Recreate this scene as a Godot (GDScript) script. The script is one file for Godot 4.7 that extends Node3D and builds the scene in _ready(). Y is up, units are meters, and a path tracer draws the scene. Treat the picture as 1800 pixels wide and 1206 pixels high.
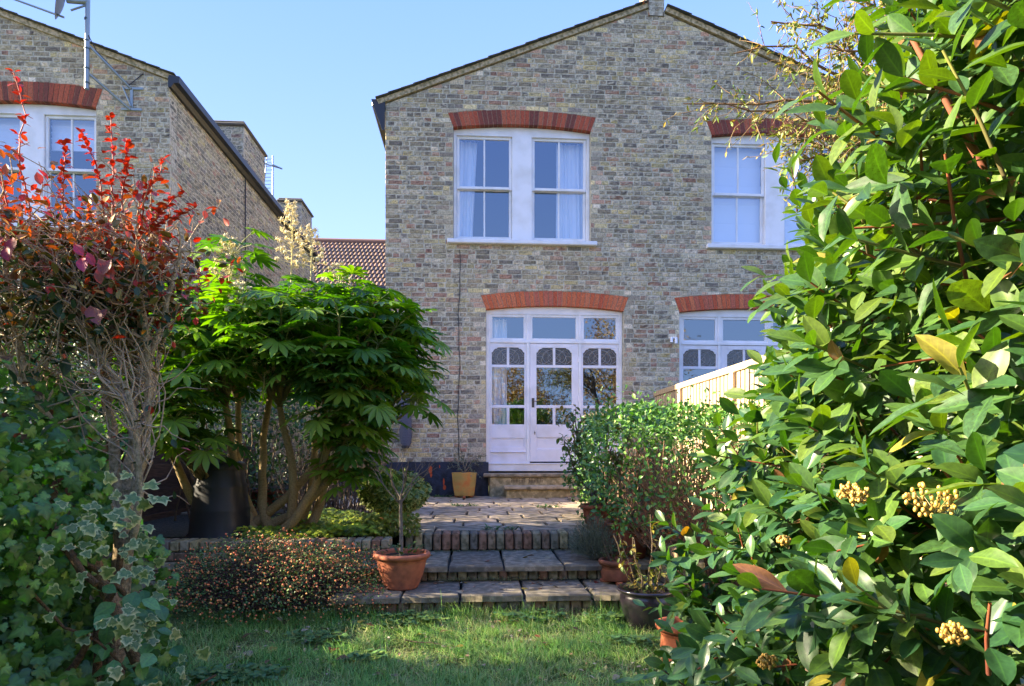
extends Node3D
# A back garden in autumn: steps up to a paved patio, a pair of brick houses behind, shrubs on both sides.

const EYE := Vector3(0, 1.19, 0)
const YAW := -0.0610865
const SKY_TOP := Color(0.200, 0.294, 0.515)
const SKY_LOW := Color(0.420, 0.482, 0.56)
const SKY_ENERGY := 1.0
const EXPOSURE := 7.2
const SUN_AZ := 86.0
const SUN_EL := 25.0
const SUN_ENERGY := 1.12
const BRICK := Color(1.93, 1.86, 1.55)

var rng := RandomNumberGenerator.new()
var used := {}
var M := {}
var LM := {}
var TX := {}


# ------------------------------------------------------------------ the scene
func _ready() -> void:
	rng.seed = 20
	var cam := Camera3D.new()
	cam.name = "camera"
	add_child(cam)
	cam.position = EYE
	cam.rotation = Vector3(0, YAW, 0)
	cam.set_frustum(0.05 * 1206.0 / 1100.0, Vector2(0, 0.05 * 192.0 / 1100.0), 0.05, 900.0)
	cam.current = true
	var sky_m := ProceduralSkyMaterial.new()
	sky_m.sky_top_color = SKY_TOP
	sky_m.sky_horizon_color = SKY_LOW
	sky_m.sky_curve = 0.30
	sky_m.ground_bottom_color = Color(0.30, 0.29, 0.24)
	sky_m.ground_horizon_color = Color(0.62, 0.66, 0.70)
	sky_m.sun_angle_max = 38.0
	sky_m.sun_curve = 0.9  # glow round the out-of-view sun, widened to brighten the shade from the left
	var sky := Sky.new()
	sky.sky_material = sky_m
	var env := Environment.new()
	env.background_mode = Environment.BG_SKY
	env.sky = sky
	env.background_energy_multiplier = SKY_ENERGY
	env.tonemap_mode = Environment.TONE_MAPPER_LINEAR
	env.tonemap_exposure = EXPOSURE
	env.sdfgi_enabled = true
	env.ssao_enabled = true
	env.ssil_enabled = true
	var we := WorldEnvironment.new()
	we.name = "world"
	we.environment = env
	add_child(we)
	var sun := DirectionalLight3D.new()
	sun.name = "sun"
	add_child(sun)
	var az := deg_to_rad(SUN_AZ)
	var el := deg_to_rad(SUN_EL)
	var to := Vector3(-sin(az) * cos(el), sin(el), -cos(az) * cos(el))
	sun.look_at_from_position(to * 50.0, Vector3.ZERO, Vector3.UP)
	sun.light_color = Color(1.0, 0.93, 0.80)
	sun.light_energy = SUN_ENERGY
	sun.light_angular_distance = 0.5
	sun.shadow_enabled = true
	materials()
	leaf_kinds()
	grounds()
	main_house()
	left_house()
	far_house()
	patio()
	steps()
	low_wall("low_wall", "low brick retaining wall of the bed, left of the steps", -4.0, -0.66, -5.45, -5.235, 0.462, true)
	low_wall("low_wall", "low brick wall holding the hedge bed, right of the steps", 1.50, 1.715, -10.3, -4.55, 0.47, false)
	fences()
	aerials()
	wall_cover()
	compost_bin()
	metal_post()
	pots()
	laurel()
	fatsia()
	red_shrub()
	ivy()
	cotoneaster()
	hedge_right()
	lavender()
	bed_plants()
	twig_overhang()
	unseen_shade_hedge()
	lawn_plants()
	far_trees()


func materials() -> void:
	TX.fine = noise_tex(0.03, 3, 5)
	TX.grain = noise_tex(0.012, 7, 5, 512, false, ramp([[0.0, grey(0.62)], [0.45, grey(0.86)], [1.0, grey(1.0)]]))
	TX.stain = noise_tex(0.008, 11, 5, 512, false, ramp([[0.0, Color(0.50, 0.52, 0.46)], [0.4, Color(0.80, 0.79, 0.74)], [0.62, Color(0.95, 0.94, 0.92)], [1.0, Color(1, 1, 1)]]))
	TX.lichen = noise_tex(0.02, 23, 5, 512, false, ramp([[0.0, Color(0.60, 0.61, 0.56)], [0.40, Color(0.74, 0.74, 0.70)], [0.62, Color(0.82, 0.82, 0.78)], [0.67, Color(1, 1, 0.97)], [0.72, Color(0.84, 0.84, 0.80)], [1.0, Color(1, 1, 1)]]))
	TX.speck = noise_tex(0.05, 31, 3, 512, false, ramp([[0.0, grey(0.7)], [0.5, grey(0.9)], [1.0, grey(1.0)]]))
	var vc := {"vertex_color_use_as_albedo": true}
	M.brick = world_tex(mat(Color.WHITE, 0.92, vc), TX.grain, 4.0, TX.fine, 0.10)
	M.mortar = world_tex(mat(Color.WHITE, 0.95, vc), TX.grain, 2.0, TX.fine, 0.2)
	M.mortar_dark = world_tex(mat(Color.WHITE, 0.95, vc), TX.stain, 3.0, TX.fine, 0.6)
	M.stock = []
	for i in 12:
		for k in 3:
			var f: float = [0.9, 1.0, 1.1][k]
			M.stock.append(world_tex(mat((L(STOCK[i][0], STOCK[i][1], STOCK[i][2], f).lerp(L(154, 146, 135), 0.25) * BRICK * 1.08).linear_to_srgb(), 0.92, vc), TX.grain, 4.0, TX.fine, 0.10))
	M.brick.albedo_color = (BRICK * 1.12).linear_to_srgb()
	LM.brick = []
	for i in 8:
		LM.brick.append(brick_mesh(0.238 - 0.0105, 0.0814 - 0.010, 100 + i))
	M.arch_red = []
	for q: Color in [S(230, 118, 74), S(234, 128, 82), S(220, 106, 70), S(238, 136, 92), S(216, 118, 90)]:
		M.arch_red.append(world_tex(mat(q, 0.85), TX.grain, 5.0, TX.fine, 0.4))
	M.arch_dark = []
	for q: Color in [S(198, 96, 66), S(158, 80, 64), S(206, 104, 72), S(140, 76, 64), S(182, 88, 64), S(204, 112, 80)]:
		M.arch_dark.append(world_tex(mat(q, 0.85), TX.grain, 5.0, TX.fine, 0.5))
	TX.paint = noise_tex(0.006, 51, 5, 512, false, ramp([[0.0, Color(0.93, 0.925, 0.91)], [0.4, Color(0.975, 0.975, 0.97)], [0.6, grey(1.0)], [1.0, grey(1.0)]]))
	M.white_paint = world_tex(mat(S(238, 238, 242), 0.38), TX.paint, 0.8)
	M.white_door = world_tex(mat(S(234, 232, 240), 0.4), TX.paint, 0.8)
	M.white_sill = world_tex(mat(S(230, 232, 238), 0.5), TX.paint, 1.5)
	var one := Image.create(2, 2, false, Image.FORMAT_RGB8)
	one.fill(Color.WHITE)
	M.glass = mat(Color(0.86, 0.93, 1.0, 0.25), 0.02, {"transparency": BaseMaterial3D.TRANSPARENCY_ALPHA, "metallic": 1.0, "albedo_texture": ImageTexture.create_from_image(one)})
	M.obscure = mat(Color(0.30, 0.31, 0.33, 0.5), 0.2, {"transparency": BaseMaterial3D.TRANSPARENCY_ALPHA, "metallic_specular": 0.7})
	M.lead = mat(S(150, 150, 150), 0.5, {"metallic": 0.4})
	M.curtain = mat(S(226, 232, 242), 0.9, {"backlight_enabled": true, "backlight": Color(0.35, 0.35, 0.38)})
	M.room = mat(Color.WHITE, 0.9, vc)
	M.iron = mat(S(84, 80, 76), 0.45, {"metallic": 0.7})
	M.rust = mat(S(104, 70, 54), 0.8)
	M.slate = [mat(S(78, 82, 84), 0.75), mat(S(64, 70, 70), 0.75), mat(S(88, 90, 86), 0.8)]
	M.fillet = world_tex(mat(Color.WHITE, 0.95, vc), TX.stain, 3.0, TX.fine, 0.5)
	M.tile = mat(Color.WHITE, 0.8, vc)
	M.plain_rough = mat(Color.WHITE, 0.9, vc)
	M.black_plastic = mat(S(38, 40, 44), 0.42)
	M.plinth = world_tex(mat(S(42, 50, 70), 0.6), TX.stain, 1.4, TX.fine, 0.5)
	M.bare_brick = mat(S(214, 92, 44), 0.9)
	M.render_wall = world_tex(mat(S(206, 186, 146), 0.95), TX.lichen, 0.9, TX.fine, 0.2)
	M.dark = mat(S(66, 44, 38), 0.9)
	M.grey_cloth = world_tex(mat(S(96, 98, 112), 0.8), TX.speck, 2.0)
	M.galvanised = mat(S(150, 160, 162), 0.45, {"metallic": 0.5, "vertex_color_use_as_albedo": true})
	M.dish = mat(S(116, 124, 136), 0.5)
	M.step_stone = []
	for q: Color in [S(164, 152, 134), S(146, 136, 122), S(154, 144, 128), S(172, 160, 140)]:
		M.step_stone.append(world_tex(mat(q, 0.92), TX.lichen, 1.1, TX.fine, 0.10))
	M.flag = []
	for q: Color in [S(194, 176, 150), S(178, 162, 140), S(204, 184, 154), S(188, 168, 146), S(168, 154, 136), S(198, 180, 158)]:
		M.flag.append(world_tex(mat(q, 0.9), TX.stain, 1.3, TX.fine, 0.12))
	M.joint = world_tex(mat(Color.WHITE, 1.0, vc), TX.stain, 5.0, TX.fine, 1.0)
	M.step_brick = []
	for q: Color in [S(190, 174, 134), S(172, 158, 126), S(156, 146, 122), S(202, 182, 134), S(182, 154, 122), S(176, 132, 104), S(144, 132, 116), S(180, 164, 130), S(168, 138, 112), S(188, 174, 144)]:
		M.step_brick.append(world_tex(mat(q, 0.95), TX.stain, 3.1, TX.fine, 0.08))
	M.new_wood = []
	for q: Color in [S(222, 194, 156), S(230, 204, 168), S(212, 184, 146), S(226, 198, 160)]:
		var m := mat(q, 0.8)
		m.uv1_triplanar = true
		m.uv1_world_triplanar = true
		m.uv1_scale = V(9, 0.8, 9)
		m.albedo_texture = TX.grain
		M.new_wood.append(m)
	M.old_wood = []
	for q: Color in [S(96, 72, 54), S(84, 62, 48), S(108, 80, 58)]:
		var m := mat(q, 0.9)
		m.uv1_triplanar = true
		m.uv1_world_triplanar = true
		m.uv1_scale = V(9, 9, 0.8)
		m.albedo_texture = TX.grain
		M.old_wood.append(m)
	M.terracotta = []
	for q: Color in [S(204, 122, 86), S(188, 106, 72), S(160, 90, 62), S(138, 84, 62)]:
		M.terracotta.append(world_tex(mat(q, 0.82), TX.stain if M.terracotta.size() > 0 else TX.grain, 1.8, TX.fine, 0.2))
	M.glaze = world_tex(mat(S(54, 46, 56), 0.28, {"clearcoat_enabled": true, "clearcoat": 0.5, "clearcoat_roughness": 0.12}), TX.speck, 2.0)
	M.ochre = mat(Color.WHITE, 0.9)
	M.ochre.albedo_texture = noise_tex(0.01, 41, 5, 256, false, ramp([[0.0, S(150, 132, 72)], [0.42, S(178, 150, 84)], [0.55, S(196, 150, 80)], [0.72, S(206, 126, 64)], [1.0, S(210, 112, 56)]]))
	world_tex(M.ochre, M.ochre.albedo_texture, 1.3, TX.fine, 0.3)
	M.post = mat(S(112, 114, 122), 0.5, {"metallic": 0.3})
	M.earth = world_tex(mat(Color.WHITE, 1.0, vc), TX.stain, 2.5, TX.fine, 1.5)
	M.bark = world_tex(mat(Color.WHITE, 0.9, vc), TX.grain, 8.0, TX.fine, 0.4)
	M.bark_rough = world_tex(mat(Color.WHITE, 0.95, vc), TX.stain, 9.0, TX.fine, 1.2)
	M.bark_smooth = mat(Color.WHITE, 0.6, vc)
	M.berry = mat(Color.WHITE, 0.4, vc)
	M.berry_red = mat(Color.WHITE, 0.6, vc)
	M.flower = mat(Color.WHITE, 0.9, {"vertex_color_use_as_albedo": true, "backlight_enabled": true, "backlight": Color(0.4, 0.38, 0.3)})
	M.dead_leaf = []
	for q: Color in [S(206, 188, 162), S(206, 180, 72), S(140, 100, 66), S(176, 78, 50)]:
		M.dead_leaf.append(mat(q, 0.7, {"albedo_texture": leaf_tex(), "backlight_enabled": true, "backlight": Color(0.3, 0.28, 0.2), "cull_mode": BaseMaterial3D.CULL_DISABLED}))


func leaf_tex() -> Texture2D:
	if not TX.has("leaf"):
		TX.leaf = leaf_texture(1, true, 0.10)
		TX.old_leaf = leaf_texture(5, true, 0.20)
		TX.plain_leaf = leaf_texture(2, false, 0.14)
	return TX.leaf


func leaf_kinds() -> void:
	leaf_tex()
	var v: Texture2D = TX.leaf
	var p: Texture2D = TX.plain_leaf
	LM.laurel = [leaf_mesh(0.42, 0.26, 0.10, 0.05, 9, 0.52, 0.72), leaf_mesh(0.46, 0.20, 0.18, 0.07, 9, 0.5, 0.68), leaf_mesh(0.38, 0.36, 0.04, 0.05, 9, 0.48, 0.75), leaf_mesh(0.44, 0.26, 0.30, 0.10, 9, 0.55, 0.7)]
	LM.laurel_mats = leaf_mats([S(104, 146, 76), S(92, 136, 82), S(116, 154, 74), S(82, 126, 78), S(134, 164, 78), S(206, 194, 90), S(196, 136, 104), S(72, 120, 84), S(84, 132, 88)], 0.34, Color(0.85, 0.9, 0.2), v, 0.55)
	for i in [1, 3, 4]:
		LM.laurel_mats[0][i].albedo_texture = TX.old_leaf
		LM.laurel_mats[0][i].roughness = 0.46
	LM.oval = [leaf_mesh(0.55, 0.25, 0.12, 0.03, 5, 0.5, 0.75), leaf_mesh(0.62, 0.30, 0.05, 0.03, 4, 0.55, 0.6)]
	LM.dogwood = [leaf_mesh(0.56, 0.25, 0.22, 0.05, 6, 0.42, 1.0), leaf_mesh(0.5, 0.35, 0.3, 0.04, 6, 0.42, 1.0)]
	LM.narrow = [leaf_mesh(0.28, 0.3, 0.12, 0.02, 5, 0.45, 1.0), leaf_mesh(0.40, 0.3, 0.2, 0.03, 5, 0.45, 1.0)]
	LM.tiny = leaf_mesh(0.6, 0.2, 0.0, 0.0, 2, 0.5, 0.7)
	LM.round = [leaf_mesh(0.95, 0.18, 0.08, 0.06, 4, 0.6, 0.5)]
	LM.needle = leaf_mesh(0.10, 0.1, 0.1, 0.0, 2, 0.5, 0.8)
	LM.broad = [leaf_mesh(0.72, 0.18, 0.15, 0.06, 7, 0.4, 0.9)]
	LM.palmate = [palmate_mesh(9, 2.0, 0.40, 0.22), palmate_mesh(9, 1.85, 0.36, 0.34), palmate_mesh(7, 1.75, 0.38, 0.14)]
	LM.ivy = [ivy_mesh(false, 1), ivy_mesh(false, 2)]
	LM.ivy_pale = [ivy_mesh(true, 3), ivy_mesh(true, 4), ivy_mesh(true, 5), ivy_mesh(true, 6)]
	var b := MB.new()
	b.ball(Vector3.ZERO, V(0.0052, 0.0056, 0.0052), 7, 5, Color.WHITE)
	LM.berry = b.mesh()
	b = MB.new()
	b.ball(Vector3.ZERO, V(0.0034, 0.004, 0.0034), 7, 5, Color.WHITE)
	LM.bud = b.mesh()
	LM.green_mats = leaf_mats([S(90, 128, 66), S(78, 114, 62), S(106, 140, 74), S(70, 104, 60)], 0.45, Color(0.5, 0.6, 0.16), v)
	LM.yellow_mats = leaf_mats([S(132, 150, 66), S(166, 168, 76), S(192, 180, 84), S(112, 140, 66), S(196, 170, 80)], 0.5, Color(0.6, 0.6, 0.2), v)
	LM.dogwood_mats = leaf_mats([S(112, 152, 76), S(98, 138, 72), S(128, 164, 80), S(150, 150, 70), S(176, 146, 76), S(122, 144, 70)], 0.5, Color(0.55, 0.6, 0.2), v)
	LM.olive_mats = leaf_mats([S(124, 132, 112), S(140, 146, 128), S(108, 118, 98)], 0.55, Color(0.3, 0.32, 0.2), p)
	LM.fatsia_mats = leaf_mats([S(140, 184, 76), S(112, 160, 74), S(156, 196, 80), S(94, 140, 74), S(172, 204, 86)], 0.38, Color(0.85, 1.0, 0.2), p, 0.5)
	LM.red_mats = leaf_mats([S(66, 98, 62), S(116, 92, 72), S(208, 116, 70), S(210, 152, 76), S(140, 136, 76), S(190, 100, 92), S(214, 74, 52), S(170, 40, 48), S(206, 70, 104), S(156, 84, 72)], 0.5, Color(0.75, 0.42, 0.14), p)
	LM.ivy_mats = leaf_mats([S(104, 160, 82), S(116, 170, 90), S(88, 140, 78), S(164, 208, 104)], 0.42, Color(0.35, 0.5, 0.15), p, 0.5)
	LM.golden_mats = leaf_mats([S(84, 122, 64), S(98, 134, 66), S(114, 146, 68), S(176, 198, 76), S(140, 172, 72), S(204, 214, 90)], 0.45, Color(0.5, 0.6, 0.15), p)
	LM.cream_mats = leaf_mats([S(222, 220, 176), S(208, 210, 160), S(228, 222, 188)], 0.45, Color(0.4, 0.42, 0.25), p)
	LM.varieg_mats = leaf_mats([S(206, 210, 140), S(190, 200, 124), S(216, 216, 156)], 0.45, Color(0.45, 0.5, 0.2), p)
	LM.coto_mats = leaf_mats([S(98, 144, 72), S(84, 126, 68), S(120, 158, 82), S(140, 146, 78)], 0.5, Color(0.3, 0.35, 0.1), p)
	LM.hedge_mats = leaf_mats([S(96, 150, 68), S(84, 136, 64), S(112, 162, 74), S(74, 122, 62), S(134, 174, 84)], 0.36, Color(0.5, 0.66, 0.14), p, 0.5)
	LM.lav_mats = leaf_mats([S(112, 124, 106), S(96, 110, 96), S(128, 138, 118)], 0.7, Color(0.2, 0.22, 0.15), p)
	LM.twig_mats = leaf_mats([S(142, 156, 66), S(168, 164, 72), S(116, 144, 64), S(186, 160, 76), S(150, 164, 80), S(100, 132, 60)], 0.5, Color(0.7, 0.66, 0.2), p)
	LM.fever_mats = leaf_mats([S(160, 172, 64), S(142, 160, 62), S(180, 186, 80)], 0.6, Color(0.5, 0.55, 0.15), p)
	LM.weed_mats = leaf_mats([S(104, 152, 88), S(94, 140, 80), S(118, 164, 92), S(136, 168, 84)], 0.5, Color(0.4, 0.5, 0.15), v)
	LM.gold_mats = leaf_mats([S(190, 150, 62), S(204, 164, 70), S(168, 138, 60), S(150, 140, 62), S(184, 130, 56)], 0.6, Color(0.6, 0.5, 0.15), p)
	LM.grass_mats = leaf_mats([S(138, 200, 88), S(158, 210, 98), S(124, 186, 82), S(180, 208, 112), S(206, 206, 138)], 0.55, Color(0.4, 0.5, 0.15), p)
	var g := MB.new()
	var gr := RandomNumberGenerator.new()
	gr.seed = 77
	for k in 9:
		var an := gr.randf() * TAU
		var d := V(cos(an), 0, sin(an))
		var s := V(-sin(an), 0, cos(an)) * gr.randf_range(0.0014, 0.0026)
		var h := gr.randf_range(0.03, 0.075)
		var lean := gr.randf_range(0.3, 1.5) * h
		var o := V(gr.randf_range(-0.03, 0.03), 0, gr.randf_range(-0.03, 0.03))
		var i0 := g.v.size()
		for i in 4:
			var t := i / 3.0
			var w := 1.0 - t * 0.85
			var c := o + d * lean * t * t + V(0, h * (t - 0.25 * t * t * lean / h), 0)
			for e: float in [-1.0, 1.0]:
				g.vert(c + s * e * w, (V(0, 0.5, 0) - d * 0.6 + d * t).normalized(), Color(0.8, 0.8, 0.7) if i == 0 else Color.WHITE, Vector2(0.3, t))
		for i in 3:
			g.face(i0 + i * 2, i0 + i * 2 + 1, i0 + i * 2 + 3)
			g.face(i0 + i * 2, i0 + i * 2 + 3, i0 + i * 2 + 2)
	LM.grass = g.mesh()


# ------------------------------------------------------------------ mesh builder
class MB:
	var v := PackedVector3Array()
	var n := PackedVector3Array()
	var c := PackedColorArray()
	var uv := PackedVector2Array()
	var ix := PackedInt32Array()

	func vert(p: Vector3, nn: Vector3, col: Color, t := Vector2.ZERO) -> int:
		v.append(p)
		n.append(nn)
		c.append(col)
		uv.append(t)
		return v.size() - 1

	func face(i: int, j: int, k: int) -> void:
		var g := (v[k] - v[i]).cross(v[j] - v[i])
		ix.append(i)
		if g.dot(n[i] + n[j] + n[k]) >= 0.0:
			ix.append(j)
			ix.append(k)
		else:
			ix.append(k)
			ix.append(j)

	func tri(a: Vector3, b: Vector3, d: Vector3, nn: Vector3, col: Color) -> void:
		var i := vert(a, nn, col)
		vert(b, nn, col)
		vert(d, nn, col)
		face(i, i + 1, i + 2)

	func quad(a: Vector3, b: Vector3, d: Vector3, e: Vector3, nn: Vector3, col: Color) -> void:
		var i := vert(a, nn, col, Vector2(0, 0))
		vert(b, nn, col, Vector2(1, 0))
		vert(d, nn, col, Vector2(1, 1))
		vert(e, nn, col, Vector2(0, 1))
		face(i, i + 1, i + 2)
		face(i, i + 2, i + 3)

	func quad4(p: Array, nn: Vector3, cols: Array) -> void:
		var i := vert(p[0], nn, cols[0])
		vert(p[1], nn, cols[1])
		vert(p[2], nn, cols[2])
		vert(p[3], nn, cols[3])
		face(i, i + 1, i + 2)
		face(i, i + 2, i + 3)

	func outq(a: Vector3, b: Vector3, d: Vector3, e: Vector3, mid: Vector3, col: Color) -> void:
		# a quad whose normal points away from mid
		var g := (b - a).cross(d - a).normalized()
		if g.dot((a + b + d + e) * 0.25 - mid) < 0.0:
			g = -g
		quad(a, b, d, e, g, col)

	func box(lo: Vector3, hi: Vector3, col: Color, ch := 0.0) -> void:
		boxt(Transform3D(Basis(), (lo + hi) * 0.5), (hi - lo).abs(), col, ch)

	func boxt(t: Transform3D, size: Vector3, col: Color, ch := 0.0) -> void:
		var h := size * 0.5
		var k := minf(ch, minf(h.x, minf(h.y, h.z)) * 0.8)
		for ax in 3:
			var b1 := (ax + 1) % 3
			var b2 := (ax + 2) % 3
			for s: float in [-1.0, 1.0]:
				var pts := []
				for q: Vector2 in [Vector2(-1, -1), Vector2(1, -1), Vector2(1, 1), Vector2(-1, 1)]:
					var p := Vector3.ZERO
					p[ax] = s * h[ax]
					p[b1] = q.x * (h[b1] - k)
					p[b2] = q.y * (h[b2] - k)
					pts.append(t * p)
				var nn := Vector3.ZERO
				nn[ax] = s
				quad(pts[0], pts[1], pts[2], pts[3], (t.basis * nn).normalized(), col)
		if k <= 0.0:
			return
		for ax in 3:
			var b1 := (ax + 1) % 3
			var b2 := (ax + 2) % 3
			for s1: float in [-1.0, 1.0]:
				for s2: float in [-1.0, 1.0]:
					var pts := []
					for q: Array in [[-1.0, 0], [1.0, 0], [1.0, 1], [-1.0, 1]]:
						var p := Vector3.ZERO
						p[ax] = q[0] * (h[ax] - k)
						p[b1] = s1 * (h[b1] - (k if q[1] == 1 else 0.0))
						p[b2] = s2 * (h[b2] - (0.0 if q[1] == 1 else k))
						pts.append(t * p)
					var nn := Vector3.ZERO
					nn[b1] = s1
					nn[b2] = s2
					quad(pts[0], pts[1], pts[2], pts[3], (t.basis * nn).normalized(), col)
		for s0: float in [-1.0, 1.0]:
			for s1: float in [-1.0, 1.0]:
				for s2: float in [-1.0, 1.0]:
					tri(t * Vector3(s0 * h.x, s1 * (h.y - k), s2 * (h.z - k)), t * Vector3(s0 * (h.x - k), s1 * h.y, s2 * (h.z - k)), t * Vector3(s0 * (h.x - k), s1 * (h.y - k), s2 * h.z), (t.basis * Vector3(s0, s1, s2)).normalized(), col)

	func tube(pts: Array, rad: Array, sides: int, col: Color, col2 = null, capped := true) -> void:
		var m := pts.size()
		if m < 2:
			return
		var last: Color = col if col2 == null else col2
		var start := v.size()
		var ref := Vector3.UP
		var d0: Vector3 = (pts[1] - pts[0]).normalized()
		if absf(d0.y) > 0.9:
			ref = Vector3.RIGHT
		var x := ref.cross(d0).normalized()
		for i in m:
			var a: Vector3 = pts[maxi(i - 1, 0)]
			var b: Vector3 = pts[mini(i + 1, m - 1)]
			var d := (b - a).normalized()
			x = (x - d * x.dot(d)).normalized()
			var y := d.cross(x)
			var f := float(i) / (m - 1)
			var r: float = rad[i] if rad.size() > 2 else lerpf(rad[0], rad[1], f)
			for s in sides:
				var an := TAU * s / sides
				var o := x * cos(an) + y * sin(an)
				vert(pts[i] + o * r, o, col.lerp(last, f), Vector2(float(s) / sides, f))
		for i in m - 1:
			for s in sides:
				var p := start + i * sides + s
				var q := start + i * sides + (s + 1) % sides
				face(p, q, q + sides)
				face(p, q + sides, p + sides)
		if capped:
			for e in 2:
				var at := 0 if e == 0 else m - 1
				var nn: Vector3 = ((pts[0] - pts[1]) if e == 0 else (pts[m - 1] - pts[m - 2])).normalized()
				var mid := vert(pts[at], nn, col if e == 0 else last)
				var ring := v.size()
				for s in sides:
					vert(v[start + at * sides + s], nn, col if e == 0 else last)
				for s in sides:
					face(mid, ring + s, ring + (s + 1) % sides)

	func lathe(prof: Array, segs: int, at: Vector3, col: Color, cols = null, wob := 0.0) -> void:
		# prof: Vector2(radius, height), from one end to the other; normals point left of the way
		var m := prof.size()
		var nr := []
		for i in m:
			var a: Vector2 = prof[maxi(i - 1, 0)]
			var b: Vector2 = prof[mini(i + 1, m - 1)]
			var d := (b - a).normalized()
			nr.append(Vector2(d.y, -d.x))
		var start := v.size()
		for i in m:
			for s in segs + 1:
				var an := TAU * s / segs
				var k := 1.0 + wob * sin(an * 2.0 + i)
				var p: Vector2 = prof[i]
				vert(at + Vector3(cos(an) * p.x * k, p.y, sin(an) * p.x * k), Vector3(cos(an) * nr[i].x, nr[i].y, sin(an) * nr[i].x), col if cols == null else cols[i], Vector2(float(s) / segs, float(i) / m))
		for i in m - 1:
			for s in segs:
				var p := start + i * (segs + 1) + s
				face(p, p + 1, p + segs + 2)
				face(p, p + segs + 2, p + segs + 1)

	func ball(at: Vector3, r: Vector3, segs: int, rings: int, col: Color) -> void:
		var start := v.size()
		for i in rings + 1:
			var th := PI * i / rings
			for s in segs + 1:
				var an := TAU * s / segs
				var o := Vector3(sin(th) * cos(an), cos(th), sin(th) * sin(an))
				vert(at + o * r, (o / r).normalized(), col)
		for i in rings:
			for s in segs:
				var p := start + i * (segs + 1) + s
				face(p, p + 1, p + segs + 2)
				face(p, p + segs + 2, p + segs + 1)

	func prism(poly: PackedVector2Array, o: Vector3, ux: Vector3, uy: Vector3, depth: Vector3, col: Color, back := false) -> void:
		# poly in the plane (ux, uy) at o; extruded by depth; the face at o looks along -depth
		var nn := -depth.normalized()
		var t := Geometry2D.triangulate_polygon(poly)
		for e in (2 if back else 1):
			var i0 := v.size()
			for p in poly:
				vert(o + ux * p.x + uy * p.y + depth * e, nn if e == 0 else -nn, col, p)
			for k in t.size() / 3:
				face(i0 + t[k * 3], i0 + t[k * 3 + 1], i0 + t[k * 3 + 2])
		for k in poly.size():
			var a := poly[k]
			var b := poly[(k + 1) % poly.size()]
			var d := (b - a).normalized()
			var en := Vector2(d.y, -d.x)
			if Geometry2D.is_point_in_polygon((a + b) * 0.5 + en * 0.0005, poly):
				en = -en
			var pa := o + ux * a.x + uy * a.y
			var pb := o + ux * b.x + uy * b.y
			quad(pa, pb, pb + depth, pa + depth, (ux * en.x + uy * en.y).normalized(), col)

	func mesh() -> ArrayMesh:
		var a := []
		a.resize(Mesh.ARRAY_MAX)
		a[Mesh.ARRAY_VERTEX] = v
		a[Mesh.ARRAY_NORMAL] = n
		a[Mesh.ARRAY_COLOR] = c
		a[Mesh.ARRAY_TEX_UV] = uv
		a[Mesh.ARRAY_INDEX] = ix
		var m := ArrayMesh.new()
		m.add_surface_from_arrays(Mesh.PRIMITIVE_TRIANGLES, a)
		return m


# ------------------------------------------------------------------ small helpers
func R(a: float, b: float) -> float:
	return rng.randf_range(a, b)


func V(x: float, y: float, z: float) -> Vector3:
	return Vector3(x, y, z)


func S(r: int, g: int, b: int) -> Color:  # sRGB 0..255
	return Color(r / 255.0, g / 255.0, b / 255.0)


func L(r: int, g: int, b: int, k := 1.0) -> Color:  # the same as linear values, for vertex colours
	var q := S(r, g, b).srgb_to_linear()
	return Color(q.r * k, q.g * k, q.b * k)


func jit(q: Color, a: float) -> Color:
	var k := 1.0 + R(-a, a)
	return Color(q.r * k * (1.0 + R(-a, a) * 0.25), q.g * k, q.b * k * (1.0 + R(-a, a) * 0.25))


func numbered(called: String) -> String:
	var k: int = used.get(called, 0)
	used[called] = k + 1
	return called if k == 0 else "%s_%03d" % [called, k]


func thing(called: String, label: String, category: String, at := Vector3.ZERO, group := "") -> Node3D:
	var o := Node3D.new()
	o.name = numbered(called)
	add_child(o, true)
	o.position = at
	meta(o, label, category, group)
	return o


func meta(o: Node, label: String, category: String, group := "", kind := "") -> void:
	if label:
		o.set_meta("label", label)
	if category:
		o.set_meta("category", category)
	if group:
		o.set_meta("group", group)
	if kind:
		o.set_meta("kind", kind)


func put(parent: Node, called: String, mb, mat: Material, kind := "") -> MeshInstance3D:
	# the mesh is built in world coordinates, whatever the parent
	var o := MeshInstance3D.new()
	var k := "%d/%s" % [parent.get_instance_id(), called]
	var c: int = used.get(k, 0)
	used[k] = c + 1
	o.name = (numbered(called) if parent == self else (called if c == 0 else "%s_%03d" % [called, c]))
	o.mesh = mb.mesh() if mb is MB else mb
	o.material_override = mat
	parent.add_child(o, true)
	o.global_transform = Transform3D()
	if kind:
		o.set_meta("kind", kind)
	return o


func put_at(parent: Node, called: String, mesh: Mesh, mat: Material, t: Transform3D) -> MeshInstance3D:
	var o := put(parent, called, mesh, mat)
	o.global_transform = t
	return o


func ground_part(called: String, mb: MB, mat: Material) -> MeshInstance3D:
	var o := put(self, called, mb, mat)
	o.set_meta("kind", "structure")
	return o


func frame_of(dir: Vector3, up: Vector3, size: float, at: Vector3, wide := 1.0) -> Transform3D:
	var z := dir.normalized()
	var x := up.cross(z)
	if x.length() < 0.001:
		x = Vector3.RIGHT.cross(z)
	x = x.normalized()
	var y := z.cross(x)
	return Transform3D(Basis(x * size * wide, y * size, z * size), at)


func rdir() -> Vector3:
	var z := R(-1, 1)
	var a := R(0, TAU)
	var r := sqrt(1 - z * z)
	return Vector3(r * cos(a), z, r * sin(a))


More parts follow.
